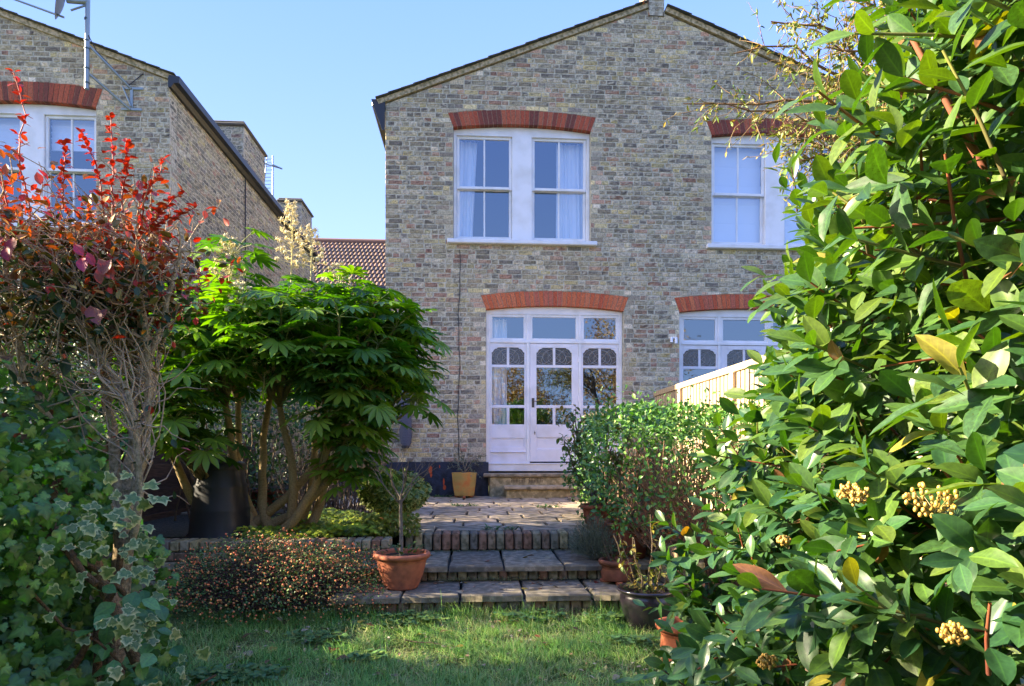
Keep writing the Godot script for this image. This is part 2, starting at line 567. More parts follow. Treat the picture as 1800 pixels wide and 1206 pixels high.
func bend(a: Vector3, b: Vector3, k: int, wob: float, lift := 0.0) -> Array:
	# a wavering way from a to b
	var out := []
	var ph := R(0, TAU)
	var side := (b - a).cross(rdir()).normalized()
	var l := (b - a).length()
	for i in k + 1:
		var f := float(i) / k
		var e := sin(f * PI)
		out.append(a.lerp(b, f) + side * sin(f * 5.0 + ph) * wob * l * e + rdir() * wob * l * 0.3 * e + Vector3.UP * lift * l * e)
	return out


func shows(p: Vector3) -> float:
	# how large a thing of unit size at p shows in the camera's view; 0 outside
	var d := (p - EYE).rotated(Vector3.UP, -YAW)
	if d.z > -0.3:
		return 0.0
	var x := d.x / -d.z
	var y := d.y / -d.z
	if absf(x) > 0.84 or y > 0.74 or y < -0.39:
		return 0.0
	return 1.0 / -d.z


func noise_tex(freq: float, seed_: int, oct := 4, side := 512, normal := false, ramp = null) -> NoiseTexture2D:
	var f := FastNoiseLite.new()
	f.seed = seed_
	f.frequency = freq
	f.fractal_octaves = oct
	var t := NoiseTexture2D.new()
	t.width = side
	t.height = side
	t.seamless = true
	t.as_normal_map = normal
	t.noise = f
	if ramp:
		t.color_ramp = ramp
	return t


func ramp(a: Array) -> Gradient:
	var g := Gradient.new()
	var o := PackedFloat32Array()
	var c := PackedColorArray()
	for e: Array in a:
		o.append(e[0])
		c.append(e[1])
	g.offsets = o
	g.colors = c
	return g


func grey(x: float) -> Color:
	return Color(x, x, x)


func mat(col: Color, rough: float, o := {}) -> StandardMaterial3D:
	var m := StandardMaterial3D.new()
	m.albedo_color = col
	m.roughness = rough
	for k: String in o:
		m.set(k, o[k])
	return m


func world_tex(m: StandardMaterial3D, tex: Texture2D, scale: float, bump: Texture2D = null, cm := 0.0) -> StandardMaterial3D:
	m.uv1_triplanar = true
	m.uv1_world_triplanar = true
	m.uv1_scale = Vector3.ONE * scale
	if tex:
		m.albedo_texture = tex
	if bump:
		m.heightmap_enabled = true
		m.heightmap_texture = bump
		m.heightmap_scale = cm
	return m


# ------------------------------------------------------------------ leaves
func leaf_texture(seed_: int, side_veins: bool, blotch: float) -> ImageTexture:
	var im := Image.create(64, 128, false, Image.FORMAT_RGB8)
	var f := FastNoiseLite.new()
	f.seed = seed_
	f.frequency = 0.05
	for y in 128:
		for x in 64:
			var u := absf(x / 63.0 - 0.5) * 2.0
			var w := y / 127.0
			var b := (0.76 if side_veins else 0.87) + blotch * f.get_noise_2d(x, y)
			var q := Color(b, b, b * 0.96)
			if side_veins:
				var s := fposmod(w * 9.0 - u * 1.7, 1.0)
				q = q.lerp(Color(0.9, 0.92, 0.7), 0.55 * exp(-pow((s - 0.5) * 12.0, 2.0)) * (1.0 - u * 0.6))
			q = q.lerp(Color(1, 1, 0.75), exp(-pow(u / 0.07, 2.0)) * (1.0 - w * 0.5))
			q = q.lerp(Color(0.95, 0.95, 0.6), 0.5 * smoothstep(0.93, 1.0, u))
			if blotch > 0.15:
				var sp := f.get_noise_2d(x * 2.6 + 300.0, y * 2.6)
				q = q.lerp(Color(0.62, 0.5, 0.3), smoothstep(0.36, 0.5, sp) * 0.8)
				var ed := u + 0.25 * f.get_noise_2d(x * 1.7, y * 1.7 + 90.0) + 0.25 * w * w
				q = q.lerp(Color(0.85, 0.78, 0.42), smoothstep(1.0, 1.25, ed) * 0.7)
			im.set_pixel(x, y, q)
	return ImageTexture.create_from_image(im)


func leaf_mesh(width: float, fold: float, curl: float, wave: float, segs: int, peak := 0.45, tip := 1.0) -> ArrayMesh:
	# lies along +z from the origin, one long; across x; its upper side looks along +y
	var mb := MB.new()
	var cols := [-1.0, -0.5, 0.0, 0.5, 1.0]
	for i in segs + 1:
		var t := float(i) / segs
		var w := 0.0
		if t < peak:
			w = sin(t / peak * PI * 0.5)
		else:
			w = pow(maxf(cos((t - peak) / (1.0 - peak) * PI * 0.5), 0.0), tip)
		w = maxf(w, 0.02) * width * 0.5
		for s: float in cols:
			var y := absf(s) * w * fold - curl * t * t + wave * sin(t * 13.0 + s * 1.3) * s * w
			mb.vert(Vector3(s * w * (1.0 - fold * fold * 0.3), y, t * (1.0 - absf(curl) * 0.3 * t)), Vector3.UP, Color.WHITE, Vector2(s * 0.5 + 0.5, t))
	for i in segs:
		for k in 4:
			var p := i * 5 + k
			mb.face(p, p + 1, p + 6)
			mb.face(p, p + 6, p + 5)
	smooth(mb)
	return mb.mesh()


func smooth(mb: MB) -> void:
	var nn := PackedVector3Array()
	nn.resize(mb.v.size())
	for k in mb.ix.size() / 3:
		var a := mb.ix[k * 3]
		var b := mb.ix[k * 3 + 1]
		var d := mb.ix[k * 3 + 2]
		var g := (mb.v[d] - mb.v[a]).cross(mb.v[b] - mb.v[a])
		nn[a] += g
		nn[b] += g
		nn[d] += g
	for i in nn.size():
		if nn[i].length() > 0.0:
			mb.n[i] = nn[i].normalized()


func palmate_mesh(lobes: int, spread: float, depth: float, droop: float) -> ArrayMesh:
	# a hand-shaped leaf: its stalk joins at the origin, the middle lobe reaches to z = 1
	var mb := MB.new()
	var vein := Color(1.0, 1.0, 0.82)
	var body := Color(0.74, 0.74, 0.72)
	var step := spread * 2.0 / (lobes - 1)
	for k in lobes:
		var a := -spread + step * k
		var len_ := 1.0 - 0.42 * pow(absf(a) / spread, 1.6)
		var d := Vector2(sin(a), cos(a))
		var e := Vector2(cos(a), -sin(a))
		var pts := []
		var sin_l := Vector2(sin(a - step / 2), cos(a - step / 2)) * depth * len_
		var sin_r := Vector2(sin(a + step / 2), cos(a + step / 2)) * depth * len_
		var w := 0.125 * len_ + 0.01
		pts = [Vector2.ZERO, d * depth * len_, d * 0.72 * len_, d * len_, sin_l, d * 0.66 * len_ - e * w, sin_r, d * 0.66 * len_ + e * w, d * 0.85 * len_ - e * w * 0.62, d * 0.85 * len_ + e * w * 0.62]
		var base := mb.v.size()
		for i in 10:
			var p: Vector2 = pts[i]
			var r := p.length()
			var y := -droop * r * r + (0.0 if i < 4 else (0.035 if i > 5 or i == 5 else 0.05) * (1.0 if r > 0.4 else 1.3))
			mb.vert(Vector3(p.x, y, p.y), Vector3.UP, vein if i < 4 else body, Vector2(0.3 if i < 4 else 0.1, 0.5))
		for f: Array in [[0, 4, 1], [4, 5, 1], [1, 5, 2], [5, 8, 2], [8, 3, 2], [0, 1, 6], [6, 1, 7], [1, 2, 7], [7, 2, 9], [9, 2, 3]]:
			mb.face(base + f[0], base + f[1], base + f[2])
	smooth(mb)
	return mb.mesh()


func ivy_mesh(variegated: bool, seed_: int) -> ArrayMesh:
	var g := RandomNumberGenerator.new()
	g.seed = seed_
	var mb := MB.new()
	var out := [Vector2(0, 0.0), Vector2(0.2, -0.12), Vector2(0.42, -0.08), Vector2(0.5, 0.1), Vector2(0.36, 0.3), Vector2(0.52, 0.52), Vector2(0.26, 0.56), Vector2(0.14, 0.78), Vector2(0, 1.0)]
	var ring := []
	for i in out.size():
		ring.append(out[i] * (1.0 + g.randf_range(-0.08, 0.08)))
	for i in range(out.size() - 2, 0, -1):
		ring.append(Vector2(-out[i].x, out[i].y) * (1.0 + g.randf_range(-0.08, 0.08)))
	var body := Color(0.13, 0.27, 0.13) if variegated else Color(0.68, 0.70, 0.68)
	var rim := Color(1, 1, 1) if variegated else Color(0.58, 0.60, 0.58)
	var mid := mb.vert(Vector3(0, 0, 0.16), Vector3.UP, (Color(0.3, 0.42, 0.25) if variegated else Color(1.0, 1.0, 0.9)))
	var m := ring.size()
	for i in m:
		var q: Vector2 = Vector2(0, 0.2).lerp(ring[i], g.randf_range(0.42, 0.88) if variegated else 0.66)
		var rib := i in [3, 5, 8, 11, 13]
		mb.vert(Vector3(q.x, (-0.03 if rib else 0.035), q.y), Vector3.UP, (Color(0.18, 0.33, 0.16) if variegated else Color(1.0, 1.0, 0.86)) if rib else body)
	for i in m:
		mb.vert(Vector3(ring[i].x, -0.08 * ring[i].length_squared() + 0.05 * sin(i * 2.3), ring[i].y), Vector3.UP, rim)
	for i in m:
		var j := (i + 1) % m
		mb.face(mid, 1 + i, 1 + j)
		mb.face(1 + i, 1 + m + i, 1 + m + j)
		mb.face(1 + i, 1 + m + j, 1 + j)
	smooth(mb)
	return mb.mesh()


func leaf_mats(cols: Array, rough: float, through: Color, tex: Texture2D, spec := 0.5) -> Array:
	# [materials for single leaves, the material of the instanced rest]
	var out := []
	for q: Color in cols:
		out.append(mat(q, rough, {"albedo_texture": tex, "backlight_enabled": true, "backlight": through, "vertex_color_use_as_albedo": true, "metallic_specular": spec}))
	var rest := mat(Color.WHITE, rough, {"albedo_texture": tex, "backlight_enabled": true, "backlight": through, "vertex_color_use_as_albedo": true, "metallic_specular": spec})
	return [out, rest]


func foliage(parent: Node, called: String, meshes: Array, mats: Array, outer: Array, inner: Array, cap := 300) -> void:
	# outer, inner: [Transform3D, which colour, which mesh]; the leaves that show largest become parts, the rest one mass
	var rated := []
	for e: Array in outer:
		var t: Transform3D = e[0]
		rated.append([shows(t.origin) * t.basis.z.length(), e])
	rated.sort_custom(func(a, b): return a[0] > b[0])
	var rest := inner.duplicate()
	for i in rated.size():
		var e: Array = rated[i][1]
		if i < cap and rated[i][0] > 0.0:
			put_at(parent, called, meshes[e[2] % meshes.size()], mats[0][e[1] % mats[0].size()], e[0])
		else:
			rest.append(e)
	if rest.size():
		mass(parent, "foliage", meshes[0], mats[1], rest, mats[0])


func mass(parent: Node, called: String, mesh: Mesh, m: Material, list: Array, cols: Array) -> MultiMeshInstance3D:
	var mm := MultiMesh.new()
	mm.transform_format = MultiMesh.TRANSFORM_3D
	mm.use_colors = true
	mm.mesh = mesh
	mm.instance_count = list.size()
	var back: Transform3D = Transform3D() if parent == self else (parent as Node3D).global_transform.affine_inverse()
	for i in list.size():
		var e: Array = list[i]
		var t: Transform3D = back * e[0]
		mm.set_instance_transform(i, t)
		var q = cols[e[1] % cols.size()]
		var lin: Color = q.albedo_color.srgb_to_linear() if q is StandardMaterial3D else q
		var k := 0.8 + 0.4 * fposmod(i * 0.618, 1.0)
		mm.set_instance_color(i, Color(lin.r * k, lin.g * k, lin.b * k))
	var o := MultiMeshInstance3D.new()
	o.name = numbered(called) if parent == self else called
	o.multimesh = mm
	o.material_override = m
	o.set_meta("kind", "stuff")
	parent.add_child(o, true)
	return o


# ------------------------------------------------------------------ brickwork
const STOCK := [[166, 157, 140], [150, 143, 131], [132, 126, 120], [113, 108, 107], [92, 88, 91], [176, 163, 128], [186, 170, 132], [164, 132, 120], [146, 106, 96], [188, 178, 168], [146, 135, 120], [120, 112, 103]]


func stock(v: float, u: float, dull := 0.0) -> int:
	# which of the tones; paler and pinker under the upper windows, browner near the ground
	var w := [10.0, 12.0, 12.0, 10.0, 7.0, 8.0, 4.0, 7.0, 4.0, 7.0, 9.0, 8.0]
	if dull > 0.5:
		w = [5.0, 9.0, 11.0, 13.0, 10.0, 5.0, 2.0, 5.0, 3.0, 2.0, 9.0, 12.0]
	elif v > 2.4 and v < 4.7:
		w = [10.0, 10.0, 8.0, 5.0, 3.0, 6.0, 3.0, 10.0, 7.0, 14.0, 6.0, 4.0]
	elif v < 1.9 and v > 0.4:
		w = [6.0, 8.0, 10.0, 13.0, 11.0, 7.0, 6.0, 8.0, 6.0, 4.0, 8.0, 14.0]
		if u > -0.98 and u < -0.42 and v > 1.2:
			w = [6.0, 2.0, 0.0, 0.0, 0.0, 8.0, 22.0, 4.0, 3.0, 8.0, 3.0, 0.0]
	var total := 0.0
	for x: float in w:
		total += x
	var r := rng.randf() * total
	for i in w.size():
		r -= w[i]
		if r < 0.0:
			return i
	return 0


func brick_mesh(len_: float, hgt: float, seed_: int) -> ArrayMesh:
	# a brick's visible end of the wall: local x along, y up, z out; worn edges
	var g := RandomNumberGenerator.new()
	g.seed = seed_
	var mb := MB.new()
	brick_into(mb, Transform3D(), -len_ / 2, len_ / 2, -hgt / 2, hgt / 2, Color.WHITE, g)
	return mb.mesh()


func brick_into(mb: MB, t: Transform3D, x0: float, x1: float, y0: float, y1: float, col: Color, g: RandomNumberGenerator) -> void:
	var e := 0.005
	var z := 0.0
	var p := []
	var q := []
	for k: Array in [[x0, y0, 1, 1], [x1, y0, -1, 1], [x1, y1, -1, -1], [x0, y1, 1, -1]]:
		var jx: float = g.randf_range(-0.003, 0.004) * k[2]
		var jy: float = g.randf_range(-0.003, 0.004) * k[3]
		p.append(Vector3(k[0] + jx, k[1] + jy, z - 0.004))
		q.append(Vector3(k[0] + jx + e * k[2], k[1] + jy + e * k[3], z + g.randf_range(-0.001, 0.002)))
	# the face in small fields, blotched as old stock bricks are
	var nx := 4 if x1 - x0 > 0.16 else 2
	var i0 := mb.v.size()
	for j in 3:
		for i in nx + 1:
			var u := float(i) / nx
			var w := j * 0.5
			var a: Vector3 = (q[0] as Vector3).lerp(q[1], u)
			var b: Vector3 = (q[3] as Vector3).lerp(q[2], u)
			var pt := a.lerp(b, w)
			if i > 0 and i < nx:
				pt.z += g.randf_range(-0.0015, 0.0015)
			var s := g.randf_range(0.62, 1.0)
			var o := col
			var pick := g.randf()
			if pick < 0.22:
				o = Color(0.40, 0.36, 0.31) if col.r < 0.99 else Color(1, 0.98, 0.92)
				s = g.randf_range(0.7, 1.0)
			elif pick < 0.36:
				o = Color(col.r * 0.55, col.g * 0.55, col.b * 0.58)
			elif pick < 0.46:
				o = Color(col.r * 1.0, col.g * 0.92, col.b * 0.68)
			mb.vert(t * pt, t.basis.z, Color(minf(o.r * s, 1.0), minf(o.g * s, 1.0), minf(o.b * s, 1.0)))
	for j in 2:
		for i in nx:
			var p0 := i0 + j * (nx + 1) + i
			mb.face(p0, p0 + 1, p0 + nx + 2)
			mb.face(p0, p0 + nx + 2, p0 + nx + 1)
	var nn := [Vector3(0, -1, 0.8), Vector3(1, 0, 0.8), Vector3(0, 1, 0.8), Vector3(-1, 0, 0.8)]
	for k in 4:
		var j := (k + 1) % 4
		mb.quad(t * p[k], t * p[j], t * q[j], t * q[k], (t.basis * nn[k]).normalized(), col)
		var b0: Vector3 = p[k] - Vector3(0, 0, 0.016)
		var b1: Vector3 = p[j] - Vector3(0, 0, 0.016)
		mb.quad(t * p[k], t * p[j], t * b1, t * b0, (t.basis * Vector3(nn[k].x, nn[k].y, 0)).normalized(), col)


func wall_pieces(poly: PackedVector2Array, holes: Array) -> Array:
	# the wall without its openings, as simple polygons: cut into strips at the openings' sides
	var xs := []
	var lo := 1e9
	var hi := -1e9
	for p in poly:
		lo = minf(lo, p.x)
		hi = maxf(hi, p.x)
	xs.append(lo - 0.01)
	xs.append(hi + 0.01)
	for h: PackedVector2Array in holes:
		var a := 1e9
		var b := -1e9
		for p in h:
			a = minf(a, p.x)
			b = maxf(b, p.x)
		xs.append(a)
		xs.append(b)
		xs.append((a + b) * 0.5)
	xs.sort()
	var out := []
	for i in xs.size() - 1:
		if xs[i + 1] - xs[i] < 0.001:
			continue
		var strip := PackedVector2Array([Vector2(xs[i], -50), Vector2(xs[i + 1], -50), Vector2(xs[i + 1], 50), Vector2(xs[i], 50)])
		var bits: Array = Geometry2D.intersect_polygons(poly, strip)
		for h: PackedVector2Array in holes:
			var next := []
			for q: PackedVector2Array in bits:
				next.append_array(Geometry2D.clip_polygons(q, h))
			bits = next
		out.append_array(bits)
	return out


func brick_wall(parent: Node3D, o: Vector3, ux: Vector3, nz: Vector3, poly: PackedVector2Array, holes: Array, cap: int, course := 0.0814, long := 0.238, dull := 0.0, back := 0.24) -> void:
	# parent: the wall part. Bricks in Flemish bond; cap of them (those that show largest) as parts
	var uy := Vector3.UP
	var mortar := MB.new()
	for q: PackedVector2Array in wall_pieces(poly, holes):
		mortar.prism(q, o - nz * 0.0045, ux, uy, -nz * back, L(218, 210, 186))
	put(parent, "mortar", mortar, M.mortar)
	var boxes := []
	for h: PackedVector2Array in holes:
		var r := Rect2(h[0], Vector2.ZERO)
		for p in h:
			r = r.expand(p)
		boxes.append(r.grow(0.004))
	var r0 := Rect2(poly[0], Vector2.ZERO)
	for p in poly:
		r0 = r0.expand(p)
	var all := MB.new()
	var singles := []
	var turned := Basis(ux, uy, nz)
	var soot := FastNoiseLite.new()
	soot.seed = 15
	soot.frequency = 0.55
	soot.fractal_octaves = 4
	var row := 0
	var y := r0.position.y
	while y < r0.end.y:
		var x := r0.position.x
		var k := row % 2
		if row % 2 == 1:
			x -= long * 0.25 + R(0, 0.02)
		while x < r0.end.x:
			var pick := rng.randf()
			var w := long if (k % 2 == 0) else long * 0.5
			if pick < 0.2:
				w = long * 0.5
			elif pick < 0.32:
				w = long * R(0.62, 0.8)
			w *= R(0.95, 1.06)
			k += 1
			var a := Vector2(x, y)
			x += w
			var b := Vector2(a.x + w - R(0.013, 0.019), a.y + course - R(0.012, 0.018))
			if a.x < r0.position.x:
				a.x = r0.position.x
			b.x = minf(b.x, r0.end.x)
			if b.x - a.x < 0.03:
				continue
			a.y += R(-0.003, 0.003)
			var tone := stock(a.y, a.x, dull)
			var inside := 0
			for c: Vector2 in [a, b, Vector2(a.x, b.y), Vector2(b.x, a.y)]:
				if Geometry2D.is_point_in_polygon(c.lerp((a + b) * 0.5, 0.02), poly):
					inside += 1
			if inside == 0:
				continue
			var rect := Rect2(a, b - a)
			var hit := false
			for i in boxes.size():
				if boxes[i].intersects(rect):
					hit = true
			var col := jit(L(STOCK[tone][0], STOCK[tone][1], STOCK[tone][2]).lerp(L(154, 146, 135), 0.25), 0.13)
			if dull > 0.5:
				col = Color(col.r * 0.84, col.g * 0.94, col.b * 1.0)  # cooler brick colour, offsets warm bounced light on the dull walls
			var wear := 1.0 + 0.34 * soot.get_noise_2d(a.x + o.x + nz.x * 30.0, a.y * 0.7 + o.z) + 0.2 * soot.get_noise_2d(a.x * 5.0 + 70.0, a.y * 0.9)
			col = Color(col.r * wear, col.g * wear, col.b * wear)
			var t := Transform3D(turned, o + ux * (a.x + b.x) * 0.5 + uy * (a.y + b.y) * 0.5 + nz * R(-0.003, 0.003))
			if inside == 4 and not hit:
				if cap > 0 and w > long * 0.9:
					singles.append([shows(t.origin), t, b - a, col, tone])
				else:
					brick_into(all, t, -(b.x - a.x) / 2, (b.x - a.x) / 2, -(b.y - a.y) / 2, (b.y - a.y) / 2, col, rng)
			else:
				var bits: Array = Geometry2D.intersect_polygons(PackedVector2Array([a, Vector2(b.x, a.y), b, Vector2(a.x, b.y)]), poly)
				for i in boxes.size():
					if boxes[i].intersects(rect):
						var next := []
						for q: PackedVector2Array in bits:
							next.append_array(Geometry2D.clip_polygons(q, Geometry2D.offset_polygon(holes[i], 0.003)[0]))
						bits = next
				for q: PackedVector2Array in bits:
					if q.size() >= 3:
						all.prism(q, o + nz * R(-0.003, 0.002), ux, uy, -nz * 0.02, col)
		y += course
		row += 1
	singles.sort_custom(func(p, q): return p[0] > q[0])
	for i in singles.size():
		var e: Array = singles[i]
		if i < cap:
			var hgt := course - 0.010
			var scale := Basis(Vector3(e[2].x / (long - 0.0105), 0, 0), Vector3(0, e[2].y / hgt, 0), Vector3(0, 0, 1))
			put_at(parent, "brick", LM.brick[(i * 7) % 8], M.stock[(e[4] * 3 + i % 3)], Transform3D(turned * scale, e[1].origin))
		else:
			var t: Transform3D = e[1]
			brick_into(all, t, -e[2].x / 2, e[2].x / 2, -e[2].y / 2, e[2].y / 2, e[3], rng)
	put(parent, "brickwork", all, M.brick, "stuff")


func arc_points(a: Vector2, b: Vector2, rise: float, k: int) -> PackedVector2Array:
	# from a to b over a flat arch
	var out := PackedVector2Array()
	var half := (b - a).length() * 0.5
	var r := (half * half + rise * rise) / (2.0 * rise)
	var mid := (a + b) * 0.5 + Vector2(0, rise - r)
	var al := asin(half / r)
	for i in k + 1:
		var an := lerpf(-al, al, float(i) / k)
		out.append(mid + Vector2(sin(an), cos(an)) * r)
	return out


func arch(parent: Node3D, o: Vector3, ux: Vector3, nz: Vector3, a: Vector2, b: Vector2, rise: float, ring: float, count: int, tones: Array, deep: float) -> void:
	# a ring of bricks on end over an opening
	var half := (b - a).length() * 0.5
	var r := (half * half + rise * rise) / (2.0 * rise)
	var mid := (a + b) * 0.5 + Vector2(0, rise - r)
	var al := asin(half / r)
	var flare := 1.0 + 0.16 / half * 0.35
	var bed := PackedVector2Array()
	for i in 25:
		var an := lerpf(-al, al, i / 24.0)
		bed.append(mid + Vector2(sin(an), cos(an)) * (r + 0.004))
	for i in 25:
		var an := lerpf(al, -al, i / 24.0) * flare
		bed.append(mid + Vector2(sin(an), cos(an)) * (r + ring - 0.004))
	var body := MB.new()
	body.prism(bed, o - nz * 0.003, ux, Vector3.UP, -nz * deep, L(196, 166, 138))
	var holder := put(parent, "arch", body, M.mortar)
	for i in count:
		var p := PackedVector2Array()
		var gap := 0.0055
		var top_gap := R(0.0, 0.012)
		for e: Array in [[i, 1, 0.0], [i + 1, -1, 0.0], [i + 1, -1, ring - top_gap], [i, 1, ring - top_gap]]:
			var an := lerpf(-al, al, float(e[0]) / count)
			an = lerpf(an, an * flare, e[2] / ring)
			var q: Vector2 = mid + Vector2(sin(an), cos(an)) * (r + e[2])
			p.append(q + Vector2(e[1] * gap, 0))
		var mb := MB.new()
		mb.prism(p, o + nz * R(0.001, 0.006), ux, Vector3.UP, -nz * deep, Color.WHITE)
		put(holder, "brick", mb, tones[rng.randi() % tones.size()])


# ------------------------------------------------------------------ windows and doors
func hole(a: Vector2, b: Vector2, bottom: float, rise: float, ring: float) -> PackedVector2Array:
	var p := PackedVector2Array([Vector2(a.x, bottom), Vector2(b.x, bottom), b])
	var half := (b.x - a.x) * 0.5
	var r := (half * half + rise * rise) / (2.0 * rise)
	var mid := (a + b) * 0.5 + Vector2(0, rise - r)
	var al := asin(half / r)
	var flare := 1.0 + 0.16 / half * 0.35
	for i in 13:
		var an := lerpf(al, -al, i / 12.0) * flare
		p.append(mid + Vector2(sin(an), cos(an)) * (r + ring))
	p.append(a)
	return p


func span(mb: MB, x0: float, x1: float, y0: float, y1: float, z0: float, z1: float, ch := 0.004) -> void:
	mb.box(V(minf(x0, x1), y0, minf(z0, z1)), V(maxf(x0, x1), y1, maxf(z0, z1)), Color.WHITE, ch)


func pane(parent: Node, x0: float, x1: float, y0: float, y1: float, z: float, m: Material = null) -> void:
	# a pane of clear glass with a coating that mirrors a fifth of the light
	var mb := MB.new()
	mb.quad(V(minf(x0, x1), y0, z), V(maxf(x0, x1), y0, z), V(maxf(x0, x1), y1, z), V(minf(x0, x1), y1, z), V(0, 0, 1), Color.WHITE)
	put(parent, "pane", mb, m if m else M.glass)


func head_board(mb: MB, x0: float, x1: float, y_low: float, a: Vector2, b: Vector2, rise: float, z: float, thick: float) -> void:
	# the board that fills the opening between a straight frame and the arch
	var p := arc_points(a, b, rise, 14)
	var q := PackedVector2Array([Vector2(x0, y_low)])
	for e in p:
		q.append(e)
	q.append(Vector2(x1, y_low))
	mb.prism(q, V(0, 0, z), Vector3.RIGHT, Vector3.UP, V(0, 0, -thick), Color.WHITE)


func curtain(parent: Node, x0: float, x1: float, y0: float, y1: float, z: float, folds: int, gather := 0.0) -> void:
	var mb := MB.new()
	var cols := folds * 8
	var rows := 10
	for j in rows + 1:
		var f := float(j) / rows
		for i in cols + 1:
			var u := float(i) / cols
			var x := lerpf(x0, lerpf(x1, x0, gather * (1.0 - f)), u)
			var w := u * folds * TAU
			var amp := 0.022 + 0.014 * sin(u * 9.0)
			mb.vert(V(x + 0.012 * sin(w * 0.5 + f * 2.0), lerpf(y0, y1, f), z + amp * sin(w) + 0.01 * sin(w * 2.3 + f * 3.0)), V(-amp * cos(w) * folds * TAU / (x1 - x0) * 0.6, 0, 1).normalized(), Color.WHITE, Vector2(u, f))
	for j in rows:
		for i in cols:
			var p := j * (cols + 1) + i
			mb.face(p, p + 1, p + cols + 2)
			mb.face(p, p + cols + 2, p + cols + 1)
	put(parent, "curtain", mb, M.curtain)


func room(parent: Node, x0: float, x1: float, y0: float, y1: float, zf: float, deep := 3.0) -> void:
	# the room behind an opening: floor, ceiling, side and back walls
	var mb := MB.new()
	var z1 := zf - 0.26
	var z0 := z1 - deep
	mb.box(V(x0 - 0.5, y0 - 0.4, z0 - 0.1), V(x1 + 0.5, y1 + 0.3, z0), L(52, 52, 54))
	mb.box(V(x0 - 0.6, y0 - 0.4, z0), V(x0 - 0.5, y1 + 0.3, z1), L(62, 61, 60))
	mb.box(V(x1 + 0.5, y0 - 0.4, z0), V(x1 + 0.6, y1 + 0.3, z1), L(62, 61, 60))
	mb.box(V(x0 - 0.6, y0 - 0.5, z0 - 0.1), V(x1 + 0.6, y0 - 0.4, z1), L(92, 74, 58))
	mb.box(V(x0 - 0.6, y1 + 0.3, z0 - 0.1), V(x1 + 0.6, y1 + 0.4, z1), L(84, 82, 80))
	put(parent, "room", mb, M.room)


func sash_window(house: Node3D, a: Vector2, b: Vector2, bottom: float, rise: float, zf: float, dress: String, mirror := false) -> void:
	# two sliding sashes side by side with a broad post between them
	var z := zf - 0.10
	var mb := MB.new()
	var post := 0.34
	var side := 0.055
	var low := bottom + 0.03
	var top := minf(a.y, b.y) - 0.085
	var sash_w := (b.x - a.x - post - side * 2.0) * 0.5
	span(mb, a.x + 0.003, a.x + side, bottom, a.y, z - 0.12, z)
	span(mb, b.x - side, b.x - 0.003, bottom, b.y, z - 0.12, z)
	span(mb, a.x + side + sash_w, b.x - side - sash_w, bottom, top + 0.03, z - 0.12, z + 0.004)
	head_board(mb, a.x + 0.004, b.x - 0.004, top, a + Vector2(0.004, -0.004), b + Vector2(-0.004, -0.004), rise, z + 0.002, 0.10)
	var fr := put(house, "window", mb, M.white_paint)
	var sl := MB.new()
	sl.box(V(a.x - 0.10, bottom - 0.085, zf - 0.15), V(b.x + 0.10, bottom - 0.012, zf + 0.075), Color.WHITE, 0.012)
	put(fr, "sill", sl, M.white_sill)
	var meet := lerpf(low, top, 0.502)
	for k in 2:
		var x0 := a.x + side + 0.004 if k == 0 else b.x - side - sash_w + 0.004
		var x1 := x0 + sash_w - 0.008
		var mid := (x0 + x1) * 0.5
		for up in 2:
			var y0 := meet - 0.02 if up == 1 else low
			var y1 := top if up == 1 else meet + 0.02
			var zz := z - 0.03 if up == 1 else z - 0.075
			var st := 0.045
			var s := MB.new()
			span(s, x0, x0 + st, y0, y1, zz - 0.04, zz)
			span(s, x1 - st, x1, y0, y1, zz - 0.04, zz)
			span(s, x0 + st, x1 - st, y1 - 0.045, y1, zz - 0.04, zz - 0.001)
			span(s, x0 + st, x1 - st, y0, y0 + (0.045 if up == 1 else 0.075), zz - 0.04, zz - 0.001 + (0.012 if up == 1 else 0.0))
			span(s, mid - 0.014, mid + 0.014, y0 + 0.045, y1 - 0.045, zz - 0.032, zz - 0.005)
			put(fr, "sash", s, M.white_paint)
			pane(fr, x0 + st, mid - 0.014, y0 + 0.04, y1 - 0.04, zz - 0.02)
			pane(fr, mid + 0.014, x1 - st, y0 + 0.04, y1 - 0.04, zz - 0.02)
		if dress == "blind":
			var bl := MB.new()
			var yb := low + 0.1 if not mirror else lerpf(low, top, 0.72)
			var rows := 5
			for i in rows:
				var q0 := lerpf(yb, top, float(i) / rows)
				var q1 := lerpf(yb, top, float(i + 1) / rows)
				bl.quad(V(x0, q0, z - 0.19), V(x1, q0, z - 0.19), V(x1, q1, z - 0.17), V(x0, q1, z - 0.17), V(0, 0.1, 1).normalized(), Color.WHITE)
				bl.box(V(x0, q0 - 0.006, z - 0.195), V(x1, q0 + 0.006, z - 0.168), Color(0.8, 0.8, 0.82))
			put(fr, "blind", bl, M.curtain)
	if dress == "curtains":
		curtain(fr, a.x + 0.03, a.x + 0.42, bottom + 0.02, top, z - 0.22, 5, 0.25)
		curtain(fr, b.x - 0.56, b.x - 0.03, bottom + 0.02, top, z - 0.22, 7, -0.08)
	room(house, a.x, b.x, bottom, top, zf)


